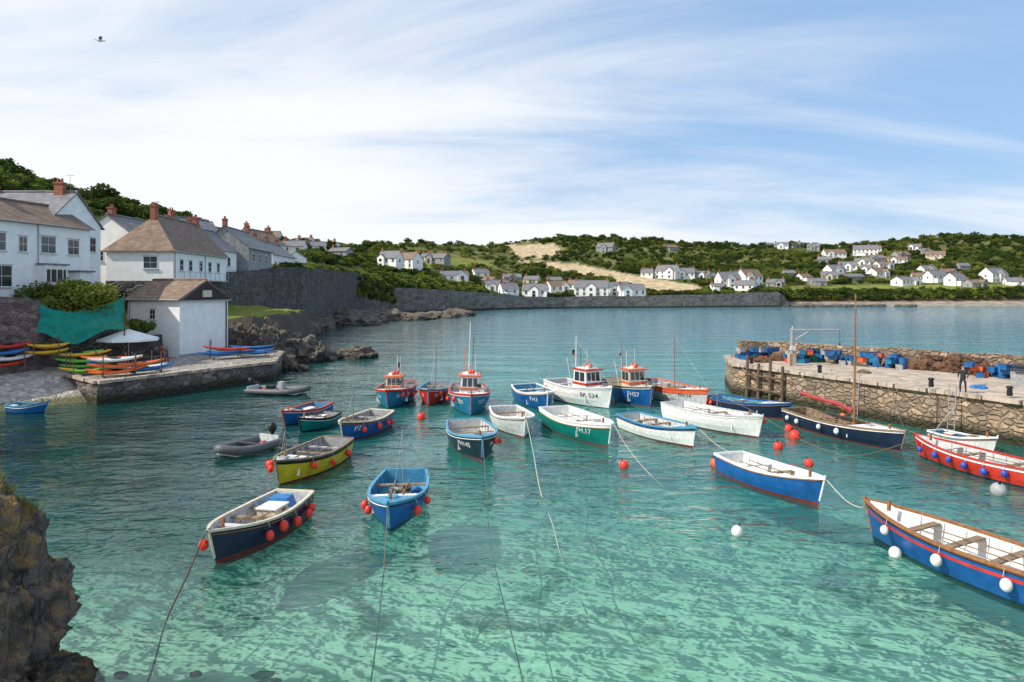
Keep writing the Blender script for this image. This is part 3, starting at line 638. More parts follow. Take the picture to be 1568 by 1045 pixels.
for i in range(12):
    for j in range(12): F.append((i*13+j,(i+1)*13+j,(i+1)*13+j+1,i*13+j+1))
mb.add('g',GRASSB,V,F,True); mb.finish('garden_bank',join=True)
mb=MB(); V=[];F=[]
for i in range(49):
    for j in range(33):
        x=-43+i*.3;y=80+j*.8; edge=min(1,max(0,(-28.4-x-.06*(y-80)+1.2*noise.noise(Vector((x*.5,y*.5,4))))/2.2)); z=5.6*edge**.5+.12*max(0,-34-x)+.5*noise.noise(Vector((x*.4,y*.4,0)))+.15*noise.noise(Vector((x*1.6,y*1.6,0)))-1.2*(1-edge)
        if j==0: z=1.5
        V.append((x,y,z))
for i in range(48):
    for j in range(32): F.append((i*33+j,(i+1)*33+j,(i+1)*33+j+1,i*33+j+1))
m,t=newmat('grass_over_rock'); gg=t.new('ShaderNodeNewGeometry'); sn=t.new('ShaderNodeSeparateXYZ'); t.l(gg.outputs['Normal'],sn.inputs[0])
nn_=t.noise(gg.outputs['Position'],1.5,5,.7); cc=t.mixc(t.mr(nn_,.3,.7),(.10,.14,.02,1),(.24,.25,.06,1)); cc=t.mixc(t.mr(sn.outputs[2],.6,.85,1,0),cc,(.10,.085,.07,1)); finishmat(t,cc,.9,0,t.bump(nn_,.2),.1)
mb.add('g',m,V,F,False); mb.finish('grass_bank',join=True)
for i,(x,y,s) in enumerate([(-30,79.5,1.6),(-32,79.6,1.7),(-28.6,81,1.7),(-27,75.5,1.3)]): rock('shore_rock',(x,y,2.2),(s,s*.7,s*1.5),150+i,4)
for nm,x,y,z,me in [('garden_shrub',-39.4,63,5.0,crownmesh('shrubA',3.0,5.6,26,150,.17,LEAFY,True,51)),('garden_shrub',-43.5,63.5,6,crownmesh('shrubB',2.6,4.0,22,140,.17,LEAF,True,52)),
   ('garden_shrub',-47.0,62.5,6.5,crownmesh('shrubC',2.8,3.6,22,130,.17,LEAFD,True,53)),('garden_shrub',-36.2,66.5,4.2,crownmesh('shrubD',1.3,2.2,12,120,.14,LEAF,True,54)),('garden_shrub',-41.4,72.5,6.2,crownmesh('shrubE',1.6,2.8,12,120,.15,LEAFD,True,55)),('garden_shrub',-41.0,60.4,6.4,crownmesh('shrubF',1.5,2.2,12,120,.15,LEAFY,True,56))]:
    o=bpy.data.objects.new(nm,me); o.location=(x,y,z); col.objects.link(o)
m,t=newmat('teal_netting'); pos=t.new('ShaderNodeNewGeometry').outputs['Position']
n=t.noise(pos,3,5); c=t.mixc(n,(.0,.18,.15,1),(.02,.40,.32,1)); p=finishmat(t,c,.7,0,t.bump(n,.1),.2); tt=t.new('ShaderNodeBsdfTransparent'); ms=t.new('ShaderNodeMixShader')
ms.inputs[0].default_value=.8; t.l(tt.outputs[0],ms.inputs[1]); t.l(p.outputs[0],ms.inputs[2]); t.l(ms.outputs[0],[x for x in t.nt.nodes if x.type=='OUTPUT_MATERIAL'][0].inputs[0]); TEALN=m
V=[];F=[]
for i in range(31):
    for j in range(13):
        u=i/30;v=j/12; x=-41.6+5.6*u; y=58.8+5.2*u-.8*(1-v)*math.sin(math.pi*u)+.3*noise.noise(Vector((u*9,v*4,0)))
        zt=8.4-1.5*math.sin(math.pi*u)+.3*noise.noise(Vector((u*6,3,0))); zb_=4.9+.5*math.sin(u*9)-1.2*u*(1-u); V.append((x,y-.6,zb_+(zt-zb_)*v))
for i in range(30):
    for j in range(12): F.append((i*13+j,(i+1)*13+j,(i+1)*13+j+1,i*13+j+1))
mb=MB(); mb.add('net',TEALN,V,F,True)
for p in ((-41.6,58.2),(-36,63.4)): mb.cyl('pole',TIMBER,(p[0],p[1],1.8),(p[0],p[1],8.6),.07)
mb.finish('hanging_net_screen')
mb=MB(); cx0,cy0=-36.4,64.8; V=[(0,0,5.15)]; N8=8
for i in range(N8): a=2*math.pi*i/N8; V.append((2.7*math.cos(a),2.7*math.sin(a),4.25))
for i in range(N8): a=2*math.pi*i/N8; V.append((2.72*math.cos(a),2.72*math.sin(a),4.05))
mb.add('canopy',WALLW,V,[(0,1+i,1+(i+1)%N8) for i in range(N8)]+[(1+i,9+i,9+(i+1)%N8,1+(i+1)%N8) for i in range(N8)])
mb.cyl('pole',METAL,(0,0,1.7),(0,0,5.2),.05); mb.box('base',GREYP,(0,0,1.85),(.9,.9,.15))
for i in range(N8): a=2*math.pi*i/N8; mb.cyl('rib',METAL,(0,0,4.4),(2.6*math.cos(a),2.6*math.sin(a),4.2),.02,n=4)
mb.finish('parasol',(cx0,cy0,0))
for (x,y) in ((-36.5,62.8),(-34.4,65.4)):
    mb=MB(); mb.box('top',PLANK,(0,0,.75),(1.6,.75,.06))
    for s in (-1,1):
        mb.box('bench',PLANK,(0,s*.7,.45),(1.6,.28,.05)); mb.box('leg',PLANK,(s*.6,0,.37),(.08,1.3,.08)); mb.box('leg',PLANK,(s*.6,0,.2),(.08,.5,.55))
    mb.finish('picnic_table',(x,y,1.75),.6)
def kayak(mb,part,mat,c,L,rz,tilt=0,pitch=0):
    R=Matrix.Rotation(rz,3,'Z')@Matrix.Rotation(pitch,3,'Y')@Matrix.Rotation(tilt,3,'X'); V=[];F=[];n=14;k=10
    for i in range(n+1):
        u=i/n; wv=math.sin(math.pi*min(.99,max(.01,u)))**.7*.36; up=.22*abs(2*u-1)**2.5
        for j in range(k):
            a=2*math.pi*j/k; V.append(R@Vector(((u-.5)*L,wv*math.cos(a),up+.16*math.sin(a)*(.35+.65*wv/.36)))+Vector(c))
    for i in range(n):
        for j in range(k): F.append((i*k+j,(i+1)*k+j,(i+1)*k+(j+1)%k,i*k+(j+1)%k))
    mb.add(part,mat,V,F,True); 
    mb.add(part+'_cockpit',BLACK,[R@Vector((.35*math.cos(a)*1.3,.2*math.sin(a),.165))+Vector(c) for a in [i*math.pi/5 for i in range(10)]],[tuple(range(10))])
def rack(name,loc,rz,mats,L,n,zstep=.3):
    mb=MB()
    for i in range(n):
        kayak(mb,'kayak_%d'%i,mats[i%len(mats)],(random.uniform(-.4,.4),((i%2)-.5)*.75,.35+.5*(i//2)*zstep/.3),L*random.uniform(.85,1.08),random.uniform(-.16,.16),random.uniform(-.4,.4),random.uniform(-.08,.08))
    for s in (-1,1):
        for q in (-1,1): mb.box('post',TIMBER,(s*L*.28,q*.9,.9),(.08,.08,1.8))
        mb.box('beam',TIMBER,(s*L*.28,0,.15),(.08,1.8,.08))
    mb.finish(name,loc,rz)
rack('kayak_rack',(-37.6,59.6,1.9),.55,[KGREEN,KGREEN,KGREEN,KGREEN,YELLOW,KGREEN],3.8,6)
rack('kayak_rack',(-36.0,57.6,1.7),.7,[KGREEN,YELLOW],3.4,2)
rack('kayak_rack',(-32.9,57.0,1.75),.65,[KORANGE,KORANGE,KORANGE,KBLUE,FENDW],4.2,6)
rack('kayak_rack',(-31.6,58.6,1.75),.9,[KBLUE,FENDW,KORANGE],3.8,3)
rack('kayak_rack',(-41.9,56.6,2.4),.8,[RED,KBLUE,FENDW,RED,KBLUE,RED],3.8,7)
rack('kayak_rack',(-39.9,58.2,3.2),.8,[YELLOW,BLACK,YELLOW],3.2,4)
rack('kayak_rack',(-28.9,68.6,2.1),.35,[KBLUE,KBLUE,RED],4.6,3)
rack('kayak_rack',(-26.6,70.2,2.1),.35,[KBLUE,KBLUE,KBLUE],4.2,3)
# ------------------------------------------------------------ boats
def text_on(mb,hp,L,body,size,ustart,zc,side,mat):
    cu=bpy.data.curves.new('lettering','FONT'); cu.body=body; cu.size=size; cu.align_x='CENTER'; cu.align_y='CENTER'
    ob=bpy.data.objects.new('lettering',cu); col.objects.link(ob); dg=bpy.context.evaluated_depsgraph_get()
    me=bpy.data.meshes.new_from_object(ob.evaluated_get(dg)); vs=[]
    for v in me.vertices:
        u=ustart-side*v.co.x/L; q=hp(u,v.co.y+zc,side); vs.append((q[0],q[1]+side*.02,q[2]))
    fs=[tuple(p.vertices) for p in me.polygons]; bpy.data.objects.remove(ob); mb.add('registration_lettering',mat,vs,fs)
def boat(name,bow,stern,B,F,hull,stripe=None,bottom=DRED,rail=WHITE,inner=LGREY,thw=(.25,.5,.72),cabin=None,fend=(),deck=None,mast=None,text=None,clutter=3,fm=None,outb=False,bowr=.45,trf=.78,stripeh=.12,aft=None,midstripe=None,seed=1):
    bow=Vector((*bow,0));stern=Vector((*stern,0)); L=(bow-stern).length; c=(bow+stern)/2; ang=math.atan2((bow-stern).y,(bow-stern).x); mb=MB(); rnd=random.Random(seed)
    fm=fm or FEND
    def bw(u):
        u=min(1,max(0,u))
        if u<.45: q=trf+(1-trf)*math.sin(u/.45*math.pi/2)
        else: q=max(0,1-((u-.45)/.55)**2.3)**.85
        return B/2*q
    def sh(u): return F*(1+.10*(1-u)**2)+bowr*max(0,u-.3)**2*1.6
    def kl(u): return -.45+.2*u**4
    def yy(u,wv):
        wv=min(1,max(0,wv)); n=2.7-1.35*max(0,u-.25)/.75; return bw(u)*max(0,1-(1-wv)**n)**(1/n)
    def xx(u,wv): return L*(u-.5)+ .38*(wv-.45)*u**5 +.1*(1-wv)*(1-u)**6
    def hw(u,wv,side): return (xx(u,wv),side*yy(u,wv),kl(u)+(sh(u)-kl(u))*wv)
    def hp(u,z,side):
        u=min(.995,max(0,u)); return hw(u,(z-kl(u))/(sh(u)-kl(u)),side)
    NU=26
    for side in (1,-1):
        rows=[]
        for i in range(NU+1):
            u=i/NU; s=sh(u);k=kl(u); zl=[k,k+.12,k+.25,-.08,.07,.075+.33*(s-.075),.075+.62*(s-.075)]
            if midstripe: zl=[k,k+.12,k+.25,-.08,.07,s-.34,s-.24]
            zl+=[s-stripeh,s]
            zl=sorted(zl)
            rows.append([hw(u,(z-k)/(s-k),side) for z in zl])
        nr=len(rows[0])
        for j in range(nr-1):
            mt=bottom if j<4 else (stripe if (stripe and j==nr-2) else hull)
            if midstripe and j==5: mt=midstripe
            V=[];F_=[]
            for i in range(NU+1): V+=[rows[i][j],rows[i][j+1]]
            for i in range(NU):
                q=(2*i,2*i+2,2*i+3,2*i+1); F_.append(q if side<0 else q[::-1])
            mb.add('hull',mt,V,F_,True)
        if side==1: R1=rows[0]
        else: R2=rows[0]
        th=.07; fl=.2; V=[];F_=[]
        for i in range(NU+1):
            u=min(i/NU,.985); s=sh(u);k=kl(u)
            zz_=[s-.005,s-.18,(s+fl)/2,fl+.06,fl]
            for z in zz_:
                q=hw(u,(z-k)/(s-k),side); y=max(0,abs(q[1])-th); V.append((max(q[0]-(.05 if u>.9 else 0),-L/2+.06) ,side*y,z))
            V.append((V[-1][0],0,fl))
        for i in range(NU):
            for j in range(5): 
                q=(i*6+j,i*6+j+1,(i+1)*6+j+1,(i+1)*6+j); F_.append(q)
        mb.add('interior',inner,V,F_,True)
        V=[];F_=[]
        for i in range(NU+1):
            u=i/NU; s=sh(u); q=hw(u,1,side); y=abs(q[1]); yo=y+.04; yi=max(0,y-.085); x=q[0]+(.06 if i==NU else 0)
            for (a,z) in ((yo,s-.045),(yo,s+.035),(yi,s+.035),(yi,s-.045)): V.append((x,side*a,z))
        for i in range(NU):
            for j in range(4): F_.append((i*4+j,(i+1)*4+j,(i+1)*4+(j+1)%4,i*4+(j+1)%4))
        mb.add('gunwale',rail,V,F_)
        mb.tube('rubbing_strake',rnd.choice([WOOD,WHITE,BLACK]),[ (lambda q:(q[0],q[1]+side*.015,q[2]))(hp(i/NU,sh(i/NU)-stripeh-.02,side)) for i in range(NU+1)],.022,4)
    for j in range(len(R1)-1):
        mt=bottom if j<4 else (stripe if (stripe and j==len(R1)-2) else hull)
        mb.add('transom',mt,[R1[j],R2[j],R2[j+1],R1[j+1]],[(0,1,2,3)])
    s0=sh(0); y0=bw(0); mb.box('transom_cap',rail,(-L/2+.02,0,s0+.01),(.12,2*y0,.09)); mb.box('transom_inner',inner,(-L/2+.09,0,(s0+.2)/2),(.05,2*y0-.14,s0-.2))
    mb.tube('stem',rail,[hw(1,.3,1),hw(1,.6,1),hw(1,1,1),(hw(1,1,1)[0]+.02,0,sh(1)+.12)],.045,6)
    def iy(u,z): q=hp(u,z,1); return max(.05,q[1]-.09)
    for k,u in enumerate(thw):
        z=sh(u)-.16; mb.box('thwart',rnd.choice([WHITE,PLANK,PLANK,inner]),(L*(u-.5),0,z),(.26,2*iy(u,z),.05))
    for k in range(9):
        u=.08+.09*k; 
        for side in (1,-1): q1=hp(u,.25,side);q2=hp(u,sh(u)-.08,side); mb.tube('rib',inner,[(q1[0],q1[1]-side*.085,q1[2]),(q2[0],q2[1]-side*.085,q2[2])],.025,4)
    for k in range(7):
        u0_=.06;u1_=.8; y=(k-3)*.17*min(1,B/2.2); mb.box('floor_board',PLANK,(L*((u0_+u1_)/2-.5),y,.215),(L*(u1_-u0_)*(1-.035*abs(k-3)),.14,.02))
    for dd,m_ in ((deck,'f'),(aft,'a')):
        if dd:
            V=[];F_=[]; us=[dd+(.985-dd)*i/10 for i in range(11)] if m_=='f' else [dd*i/6+.01 for i in range(7)]
            for u in us:
                z=sh(u)-.015; y=max(.01,abs(hw(u,1,1)[1])-.08); x=hw(u,1,1)[0]; V+=[(x,y,z),(x,0,z+.05),(x,-y,z)]
            for i in range(len(us)-1): F_+=[(i*3,i*3+3,i*3+4,i*3+1),(i*3+1,i*3+4,i*3+5,i*3+2)]
            mb.add('deck',rail if rail in(WHITE,CYAN,GREYP) else WHITE,V,F_)
            ue=us[0] if m_=='f' else us[-1]; mb.box('deck_beam',WHITE,(hw(ue,1,1)[0],0,(sh(ue)+.2)/2+.05),(.05,2*iy(ue,sh(ue)),sh(ue)-.25))
            mb.box('deck_hatch',rnd.choice([GREYP,inner,PLANK]),(L*(dd+.08-.5),0,sh(dd+.08)+.06),(.38,.38,.07))
    if cabin:
        uc,lx,wy,hz,wm,rm=cabin; x0=L*(uc-.5); zb=.3; z1=sh(uc)+hz
        bt=[(x0-lx/2,-wy/2,zb),(x0+lx/2,-wy/2,zb),(x0+lx/2,wy/2,zb),(x0-lx/2,wy/2,zb)]; k=.9
        tp=[(x0-lx/2,-wy/2*k,z1),(x0+lx/2-.22,-wy/2*k,z1),(x0+lx/2-.22,wy/2*k,z1),(x0-lx/2,wy/2*k,z1)]
        qs=[(bt[0],bt[1],tp[1],tp[0]),(bt[1],bt[2],tp[2],tp[1]),(bt[2],bt[3],tp[3],tp[2]),(bt[3],bt[0],tp[0],tp[3])]
        for qi,q in enumerate(qs):
            mb.add('wheelhouse',wm,q,[(0,1,2,3)]); v0=1-.52*hz/(z1-zb)-.08; v1=.93
            n=3 if qi==1 else 2
            for a in range(n): mb.panel('wheelhouse_window',GLASS,q,.07+a*.86/n+.03,.07+(a+1)*.86/n-.03,v0,v1,.02,.02)
            mb.panel('wheelhouse_band',rm,q,-.005,1.005,v0-.12,v0-.04,.025,.02)
        mb.box('wheelhouse_roof',rm,(x0-.1,0,z1+.04),(lx+.25,wy*k+.25,.09)); mb.box('roof_top',wm,(x0-.1,0,z1+.11),(lx*.8,wy*.7,.06))
        mb.cyl('aerial',WHITE,(x0-lx/2+.1,wy*.3,z1),(x0-lx/2+.1,wy*.3,z1+1.5),.015,n=4); mb.cyl('lamp_post',METAL,(x0,0,z1),(x0,0,z1+.6),.03,n=5); mb.sph('lamp',FEND,(x0,0,z1+.65),.07,nu=6,nv=4)
        mb.cyl('radar',WHITE,(x0+.2,-.2,z1+.14),(x0+.2,-.2,z1+.3),.2,.16,10)
        for q in range(3): mb.sph('roof_float',rnd.choice([FEND,ORANGE]),(x0-.3+.3*q,.25*(q%2),z1+.28),.16,nu=9,nv=6)
        for s in (-1,1): mb.cyl('gantry',METAL,(-L*.40,s*bw(.1)*.8,sh(.1)),(-L*.40,s*bw(.1)*.7,sh(.1)+1.25),.03,n=5)
        mb.cyl('gantry',METAL,(-L*.40,-bw(.1)*.7,sh(.1)+1.25),(-L*.40,bw(.1)*.7,sh(.1)+1.25),.03,n=5)
        mb.cyl('net_hauler',METAL,(x0+lx/2+.3,wy*.45,.4),(x0+lx/2+.3,wy*.45,sh(uc)+.5),.06,n=7); mb.cyl('hauler_drum',BLACK,(x0+lx/2+.15,wy*.45,sh(uc)+.5),(x0+lx/2+.45,wy*.45,sh(uc)+.5),.16,n=12)
        for s in (-1,1):
            pr=[(hw(u,1,1)[0],s*max(.02,hw(u,1,1)[1]-.06),sh(u)+.5) for u in (.74,.82,.9,.97)]
            mb.tube('bow_rail',METAL,pr,.018,4)
            for q in pr: mb.cyl('bow_rail',METAL,q,(q[0],q[1],q[2]-.5),.014,n=4)
    if mast:
        um,hm,rm_,mm=mast; x=L*(um-.5); mb.cyl('mast',mm,(x,0,.2),(x,0,hm),rm_,rm_*.5,8)
        for q in (hw(.98,1,1),hp(um-.12 if um>.2 else 0,sh(um),1),hp(um-.12 if um>.2 else 0,sh(um),-1)): mb.cyl('stay',METAL,(x,0,hm*.93),q,.008,n=3)
        if hm>3.3 and cabin:
            for s in (-.25,0,.2): mb.cyl('dan_pole',rnd.choice([WHITE,ORANGE,BLACK]),(x+.3+s,s,.4),(x-.2+s*2,s*1.5,hm*.75+s*2),.02,n=4)
            mb.add('flag',BLACK,[(x-.2,0,hm*.7),(x-.2,.02,hm*.7+.45),(x-.65,.08,hm*.7+.4),(x-.6,.1,hm*.7+.05)],[(0,1,2,3)])
    for (u,side) in fend:
        q=hp(u,sh(u),side); r=.15*rnd.uniform(.85,1.12); mb.sph('fender',fm,(q[0]+rnd.uniform(-.1,.1),q[1]+side*.14,q[2]-.40+rnd.uniform(-.12,.08)),r,(1,1,1.2),10,8); mb.cyl('fender_line',ROPEW,(q[0],q[1]+side*.05,q[2]),(q[0],q[1]+side*.13,q[2]-.22),.012,n=4)
    for k in range(clutter*2+1):
        u=rnd.uniform(.10,.70); y=rnd.uniform(-.7,.7)*bw(u)*.85; x=L*(u-.5); ty=rnd.randrange(7)
        if cabin and abs(u-cabin[0])*L<cabin[1]*.7: u=.2; x=L*(u-.5)
        if ty==0: mb.box('fish_box',rnd.choice([CRATEB,LGREY,ORANGE]),(x,y,.38),(.5,.34,.28),0,1.05); mb.box('fish_box_rim',WHITE,(x,y,.53),(.56,.4,.03),0)
        elif ty==1: 
            for z in (.25,.30,.35): mb.tube('rope_coil',rnd.choice([ROPEB,ROPEW,TARPB]),[(x+.2*math.cos(a),y+.2*math.sin(a),z) for a in [i*math.pi/6 for i in range(12)]],.028,5,True)
        elif ty==2: mb.sph('float',rnd.choice([FEND,ORANGE,YELLOW]),(x,y,.38),.16,nu=10,nv=7)
        elif ty==3: mb.cyl('bucket',rnd.choice([BLACK,CRATEB,WHITE]),(x,y,.22),(x,y,.5),.12,.15,9)
        elif ty==4 and not k: mb.box('engine_box',rnd.choice([WHITE,inner,GREYP]),(L*(.38-.5),0,.45),(.9,.6,.5),0,.92)
        elif ty==5: mb.sph('tarp',rnd.choice([TARPB,NETB,NETG]),(x,y,.26),.32,(1.2,.8,.5),10,6)
        else: mb.tube('loose_line',rnd.choice([ROPEB,ROPEW,BLACK]),catmull([(x,y,.24),(x+.4,y*.3,.3),(x+.2,-y,.24),(x+.9,-y*.8,.5)],5),.018,4)
    if not cabin:
        for s in (-1,1): mb.cyl('oar',PLANK,(-L*.3,s*.3,sh(.3)-.08),(L*.22,s*.25,sh(.6)-.1),.025,n=5)
    if outb:
        x=-L/2-.2; mb.sph('outboard_cowl',BLACK,(x,0,s0+.35),.26,(1,.7,1.1),10,8); mb.box('outboard_leg',BLACK,(x,0,.1),(.14,.1,.95)); mb.cyl('tiller',BLACK,(x+.1,0,s0+.25),(x+.7,.1,s0+.35),.03)
    mb.box('bow_post',WOOD,(L*.40,0,sh(.9)+.12),(.09,.09,.35)); 
    if text:
        for side in (1,-1): text_on(mb,hp,L,text[0],text[1],text[2],sh(text[2])*.58+.05,side,text[3])
    o=mb.finish(name,c,ang); o.rotation_euler=(random.uniform(-.03,.03),random.uniform(-.014,.014),ang)
    return o
P1=[(.2,1),(.38,1),(.55,1),(.68,1),(.1,1)]
b1=boat('rowing_boat',(-9.75,22.3),(-8.7,27.4),2.1,.80,NAVY,None,DRED,CREAM,LGREY,(.3,.52,.74),None,P1+[(.97,-1)],None,None,None,5,seed=3)
mb=MB(); mb.box('cover',TARPB,(-1.75,-.1,.62),(.8,1.0,.62),.1,.72); mb.box('engine_casing',CREAM,(-.95,0,.5),(.9,.8,.55),0,.94); mb.box('casing_lid',WHITE,(-.95,0,.8),(.96,.86,.05)); k=mb.finish('covered_engine'); k.parent=b1
boat('motor_boat',(-4.55,25.3),(-4.75,30.6),2.35,.78,BLUE,TEALB,NAVY,CYAN,CYAN,(.3,.6),None,[(.8,1),(.62,1),(.8,-1),(.62,-1)],.74,(.2,3.0,.03,METAL),None,3,seed=5)
boat('fishing_boat',(-10.7,31.2),(-9.4,36.9),2.3,.85,OLIVE,BLACK,DRED,PLANK,GREYP,(.25,.45,.62,.78),None,[(.75,1),(.5,1),(.2,1),(.9,-1)],.84,(.9,2.6,.03,WOOD),None,4,seed=6,stripeh=.16)
boat('motor_boat',(-14.9,44.7),(-13.6,49.3),2.1,.7,BLUE,RED,NAVY,RED,CYAN,(.3,.6),None,[],.75,None,None,3,seed=7)
boat('fishing_boat',(-10.0,40.2),(-8.6,45.2),2.2,.85,BLUE,BLACK,DRED,CREAM,GREYP,(.3,.55,.75),None,[(.8,1),(.55,1),(.3,1),(.15,1)],None,(.75,2.8,.03,WOOD),('PZ',.4,.84,WHITE),4,seed=8)
boat('rowing_boat',(-13.2,42.6),(-12.2,46.3),1.8,.6,GREENH,BLACK,NAVY,BLACK,GREYP,(.3,.6),None,[],.6,None,None,4,seed=9)
boat('fishing_boat',(-9.3,51.0),(-9.2,57.3),3.0,1.1,TEALB,RED,NAVY,RED,GREYP,(.2,),(.52,1.3,1.3,.9,CREAM,ORANGE),[(.85,1),(.75,1),(.6,1),(.5,1)],.7,(.3,3.6,.04,WHITE),('FH',.4,.86,WHITE),5,seed=10)
boat('fishing_boat',(-6.4,52.2),(-6.1,57.6),2.4,1.0,RED,DRED,NAVY,CYAN,GREYP,(.2,.5),None,[(.85,1),(.7,1)],.74,(.4,5.2,.04,WOOD),('SS',.35,.88,WHITE),5,seed=11)
boat('fishing_boat',(-2.9,48.2),(-3.6,55.0),3.1,1.2,TEALB,RED,NAVY,RED,LGREY,(.2,),(.46,1.6,1.5,1.15,WHITE,ORANGE),[(.8,-1),(.6,-1)],.64,(.22,6.4,.05,WHITE),('PZ01',.42,.85,WHITE),4,seed=12)
boat('fishing_boat',(-1.55,35.6),(-2.9,41.6),2.7,.95,DGREEN,BLACK,DRED,CYAN,LGREY,(.25,.5),None,[(.85,1),(.7,1)],.72,None,('PH145',.36,.82,WHITE),5,seed=13)
boat('fishing_boat',(.75,41.0),(-.6,46.6),2.5,.9,LGREY,WHITE,DRED,WHITE,LGREY,(.25,.5,.7),None,[],.74,None,None,4,seed=14)
boat('fishing_boat',(2.6,50.0),(1.0,56.0),2.7,1.05,BLUE,WHITE,NAVY,WHITE,CYAN,(.25,.5),None,[],.7,(.3,3.2,.03,METAL),('FH1',.45,.84,WHITE),5,seed=15)
boat('fishing_boat',(7.3,51.0),(3.6,57.0),3.0,1.3,WHITE,GREYP,NAVY,WHITE,LGREY,(.2,),(.62,1.7,1.6,1.3,WHITE,RED),[(.1,-1)],.76,(.40,5.2,.05,WHITE),('BK 524',.46,.8,BLACK),6,seed=16)
boat('fishing_boat',(10.5,51.5),(8.6,58.5),2.9,1.25,BLUE,BLACK,DRED,PLANK,CREAM,(.2,),(.6,1.6,1.5,1.25,CREAM,ORANGE),[],.74,(.3,4.6,.05,WOOD),('FH27',.48,.82,WHITE),5,seed=17)
boat('fishing_boat',(5.5,38.6),(2.8,45.6),2.8,1.0,GREENH,WHITE,DRED,WHITE,WHITE,(.3,.55),None,[],.72,(.7,2.2,.03,METAL),('FH.17',.42,.8,WHITE),6,seed=18,stripeh=.22)
boat('fishing_boat',(14.6,51.2),(11.6,58.6),2.7,1.1,LGREY,ORANGE,GREENH,ORANGE,GREYP,(.2,.45),None,[(.1,-1)],.72,(.5,5.6,.04,WOOD),('FH114',.4,.8,BLACK),6,seed=19,stripeh=.34)
boat('motor_boat',(10.3,38.5),(7.6,44.6),2.3,.8,WHITE,BLUE,DRED,CYAN,LGREY,(.25,.45,.65),None,[],.8,None,None,5,seed=20,stripeh=.14)
boat('fishing_boat',(14.9,41.0),(11.2,47.8),2.6,1.0,WHITE,None,DRED,LGREY,WHITE,(.3,.5,.7),None,[(.97,1)],.8,(.55,2.4,.03,METAL),None,5,seed=21)
boat('motor_boat',(18.9,46.6),(15.4,52.2),2.2,.8,NAVY,BLUE,DRED,BLUE,CYAN,(.3,.6),None,[(.1,-1)],.7,None,None,5,seed=22)
boat('motor_boat',(12.75,28.2),(10.75,33.9),2.2,.8,BLUE,WHITE,DRED,WHITE,WHITE,(.3,.55,.75),None,[],None,None,None,5,seed=23,stripeh=.07)
boat('pilot_gig',(12.95,24.7),(16.2,18.2),2.4,.95,BLUE,WOOD,NAVY,WOOD,WHITE,(.2,.38,.56,.74),None,[(.82,1),(.55,1),(.3,1)],None,None,None,4,fm=FENDW,seed=24,midstripe=RED,stripeh=.09)
boat('motor_boat',(21.8,36.6),(24.3,30.2),2.3,.8,RED,WHITE,NAVY,RED,LGREY,(.3,.6,.75),None,[(.88,1),(.75,1),(.62,1),(.5,1),(.38,1),(.25,1)],None,None,None,4,fm=FENDB,seed=25)
boat('rowing_boat',(26.4,37.4),(25.3,40.8),1.6,.5,WHITE,CYAN,NAVY,WHITE,CYAN,(.3,.6),None,[],.6,None,None,3,seed=26)
sb=boat('sailing_boat',(21.5,37.6),(18.9,45.8),2.5,.85,NAVY,CREAM,DRED,PLANK,PLANK,(.3,.5),None,[(.1,-1),(.2,-1),(.45,-1),(.6,-1)],.66,(.60,8.7,.075,WOOD),None,3,fm=FENDW,seed=27,stripeh=.1)
mb=MB(); pp=[(.75,0,1.5),(-.5,0,1.75),(-2,0,1.8),(-3.6,0,1.95)]; mb.tube('boom',WOOD,pp,.06,6); mb.tube('furled_sail',REDSAIL,[(a,.03*math.sin(i*2),c+.14) for i,(a,b,c) in enumerate(catmull(pp,5))],[.08+.07*abs(math.sin(i*.7+.6)) for i in range(len(catmull(pp,5)))],8)
rg=mb.finish('boom_and_sail'); rg.parent=sb
def rib(name,c,ang,L,B,console=False):
    mb=MB(); pts=[(-L/2,B/2,.32),(-L/4,B/2,.3),(L*.15,B/2,.32),(L*.36,B*.34,.42),(L/2,0,.56),(L*.36,-B*.34,.42),(L*.15,-B/2,.32),(-L/4,-B/2,.3),(-L/2,-B/2,.32)]
    pc=catmull(pts,6); n=len(pc); r=[.23]*n; r[0]=r[-1]=.08; r[1]=r[-2]=.18
    mb.tube('inflatable_tube',RGREY,pc,r,12); mb.tube('rubbing_strake',BLACK,[(p.x*1.0+(.0),p.y*1.11,p.z) for p in pc],.05,6)
    mb.box('floor',GREYP,(-.1,0,.12),(L*.8,B-.3,.06)); mb.box('transom',LGREY,(-L/2+.2,0,.4),(.07,B-.4,.5)); mb.box('seat',BLACK,(-.1,0,.45),(.35,B-.4,.08))
    mb.sph('outboard_cowl',BLACK,(-L/2-.05,0,1.0),.27,(1,.75,1.15),12,8); mb.box('outboard_leg',BLACK,(-L/2-.05,0,.35),(.16,.12,1.0)); mb.cyl('tiller',BLACK,(-L/2+.1,0,.9),(-L/2+.7,0,.95),.03)
    if console: mb.box('console',GREYP,(.2,0,.6),(.5,.6,.9),0,.85); mb.box('seat_box',BLACK,(-.8,0,.45),(.6,.6,.5))
    mb.box('bow_locker',GREYP,(L*.3,0,.35),(.5,.6,.25)); mb.sph('fuel_tank',RED,(-L*.28,.2,.3),.2,(1.2,.8,.7),8,6); mb.finish(name,(c[0],c[1],0),ang)
rib('inflatable_dinghy',(-14.6,37.6),math.atan2(-2.8,-1.3),3.7,1.8)
rib('inflatable_dinghy',(-19.9,58.4),math.radians(-12),5.4,2.1,True)
boat('rowing_boat',(-33.8,49.5),(-36.6,49.9),1.4,.5,BLUE,None,NAVY,CYAN,CYAN,(.3,.6),None,[],None,None,None,1,seed=31)
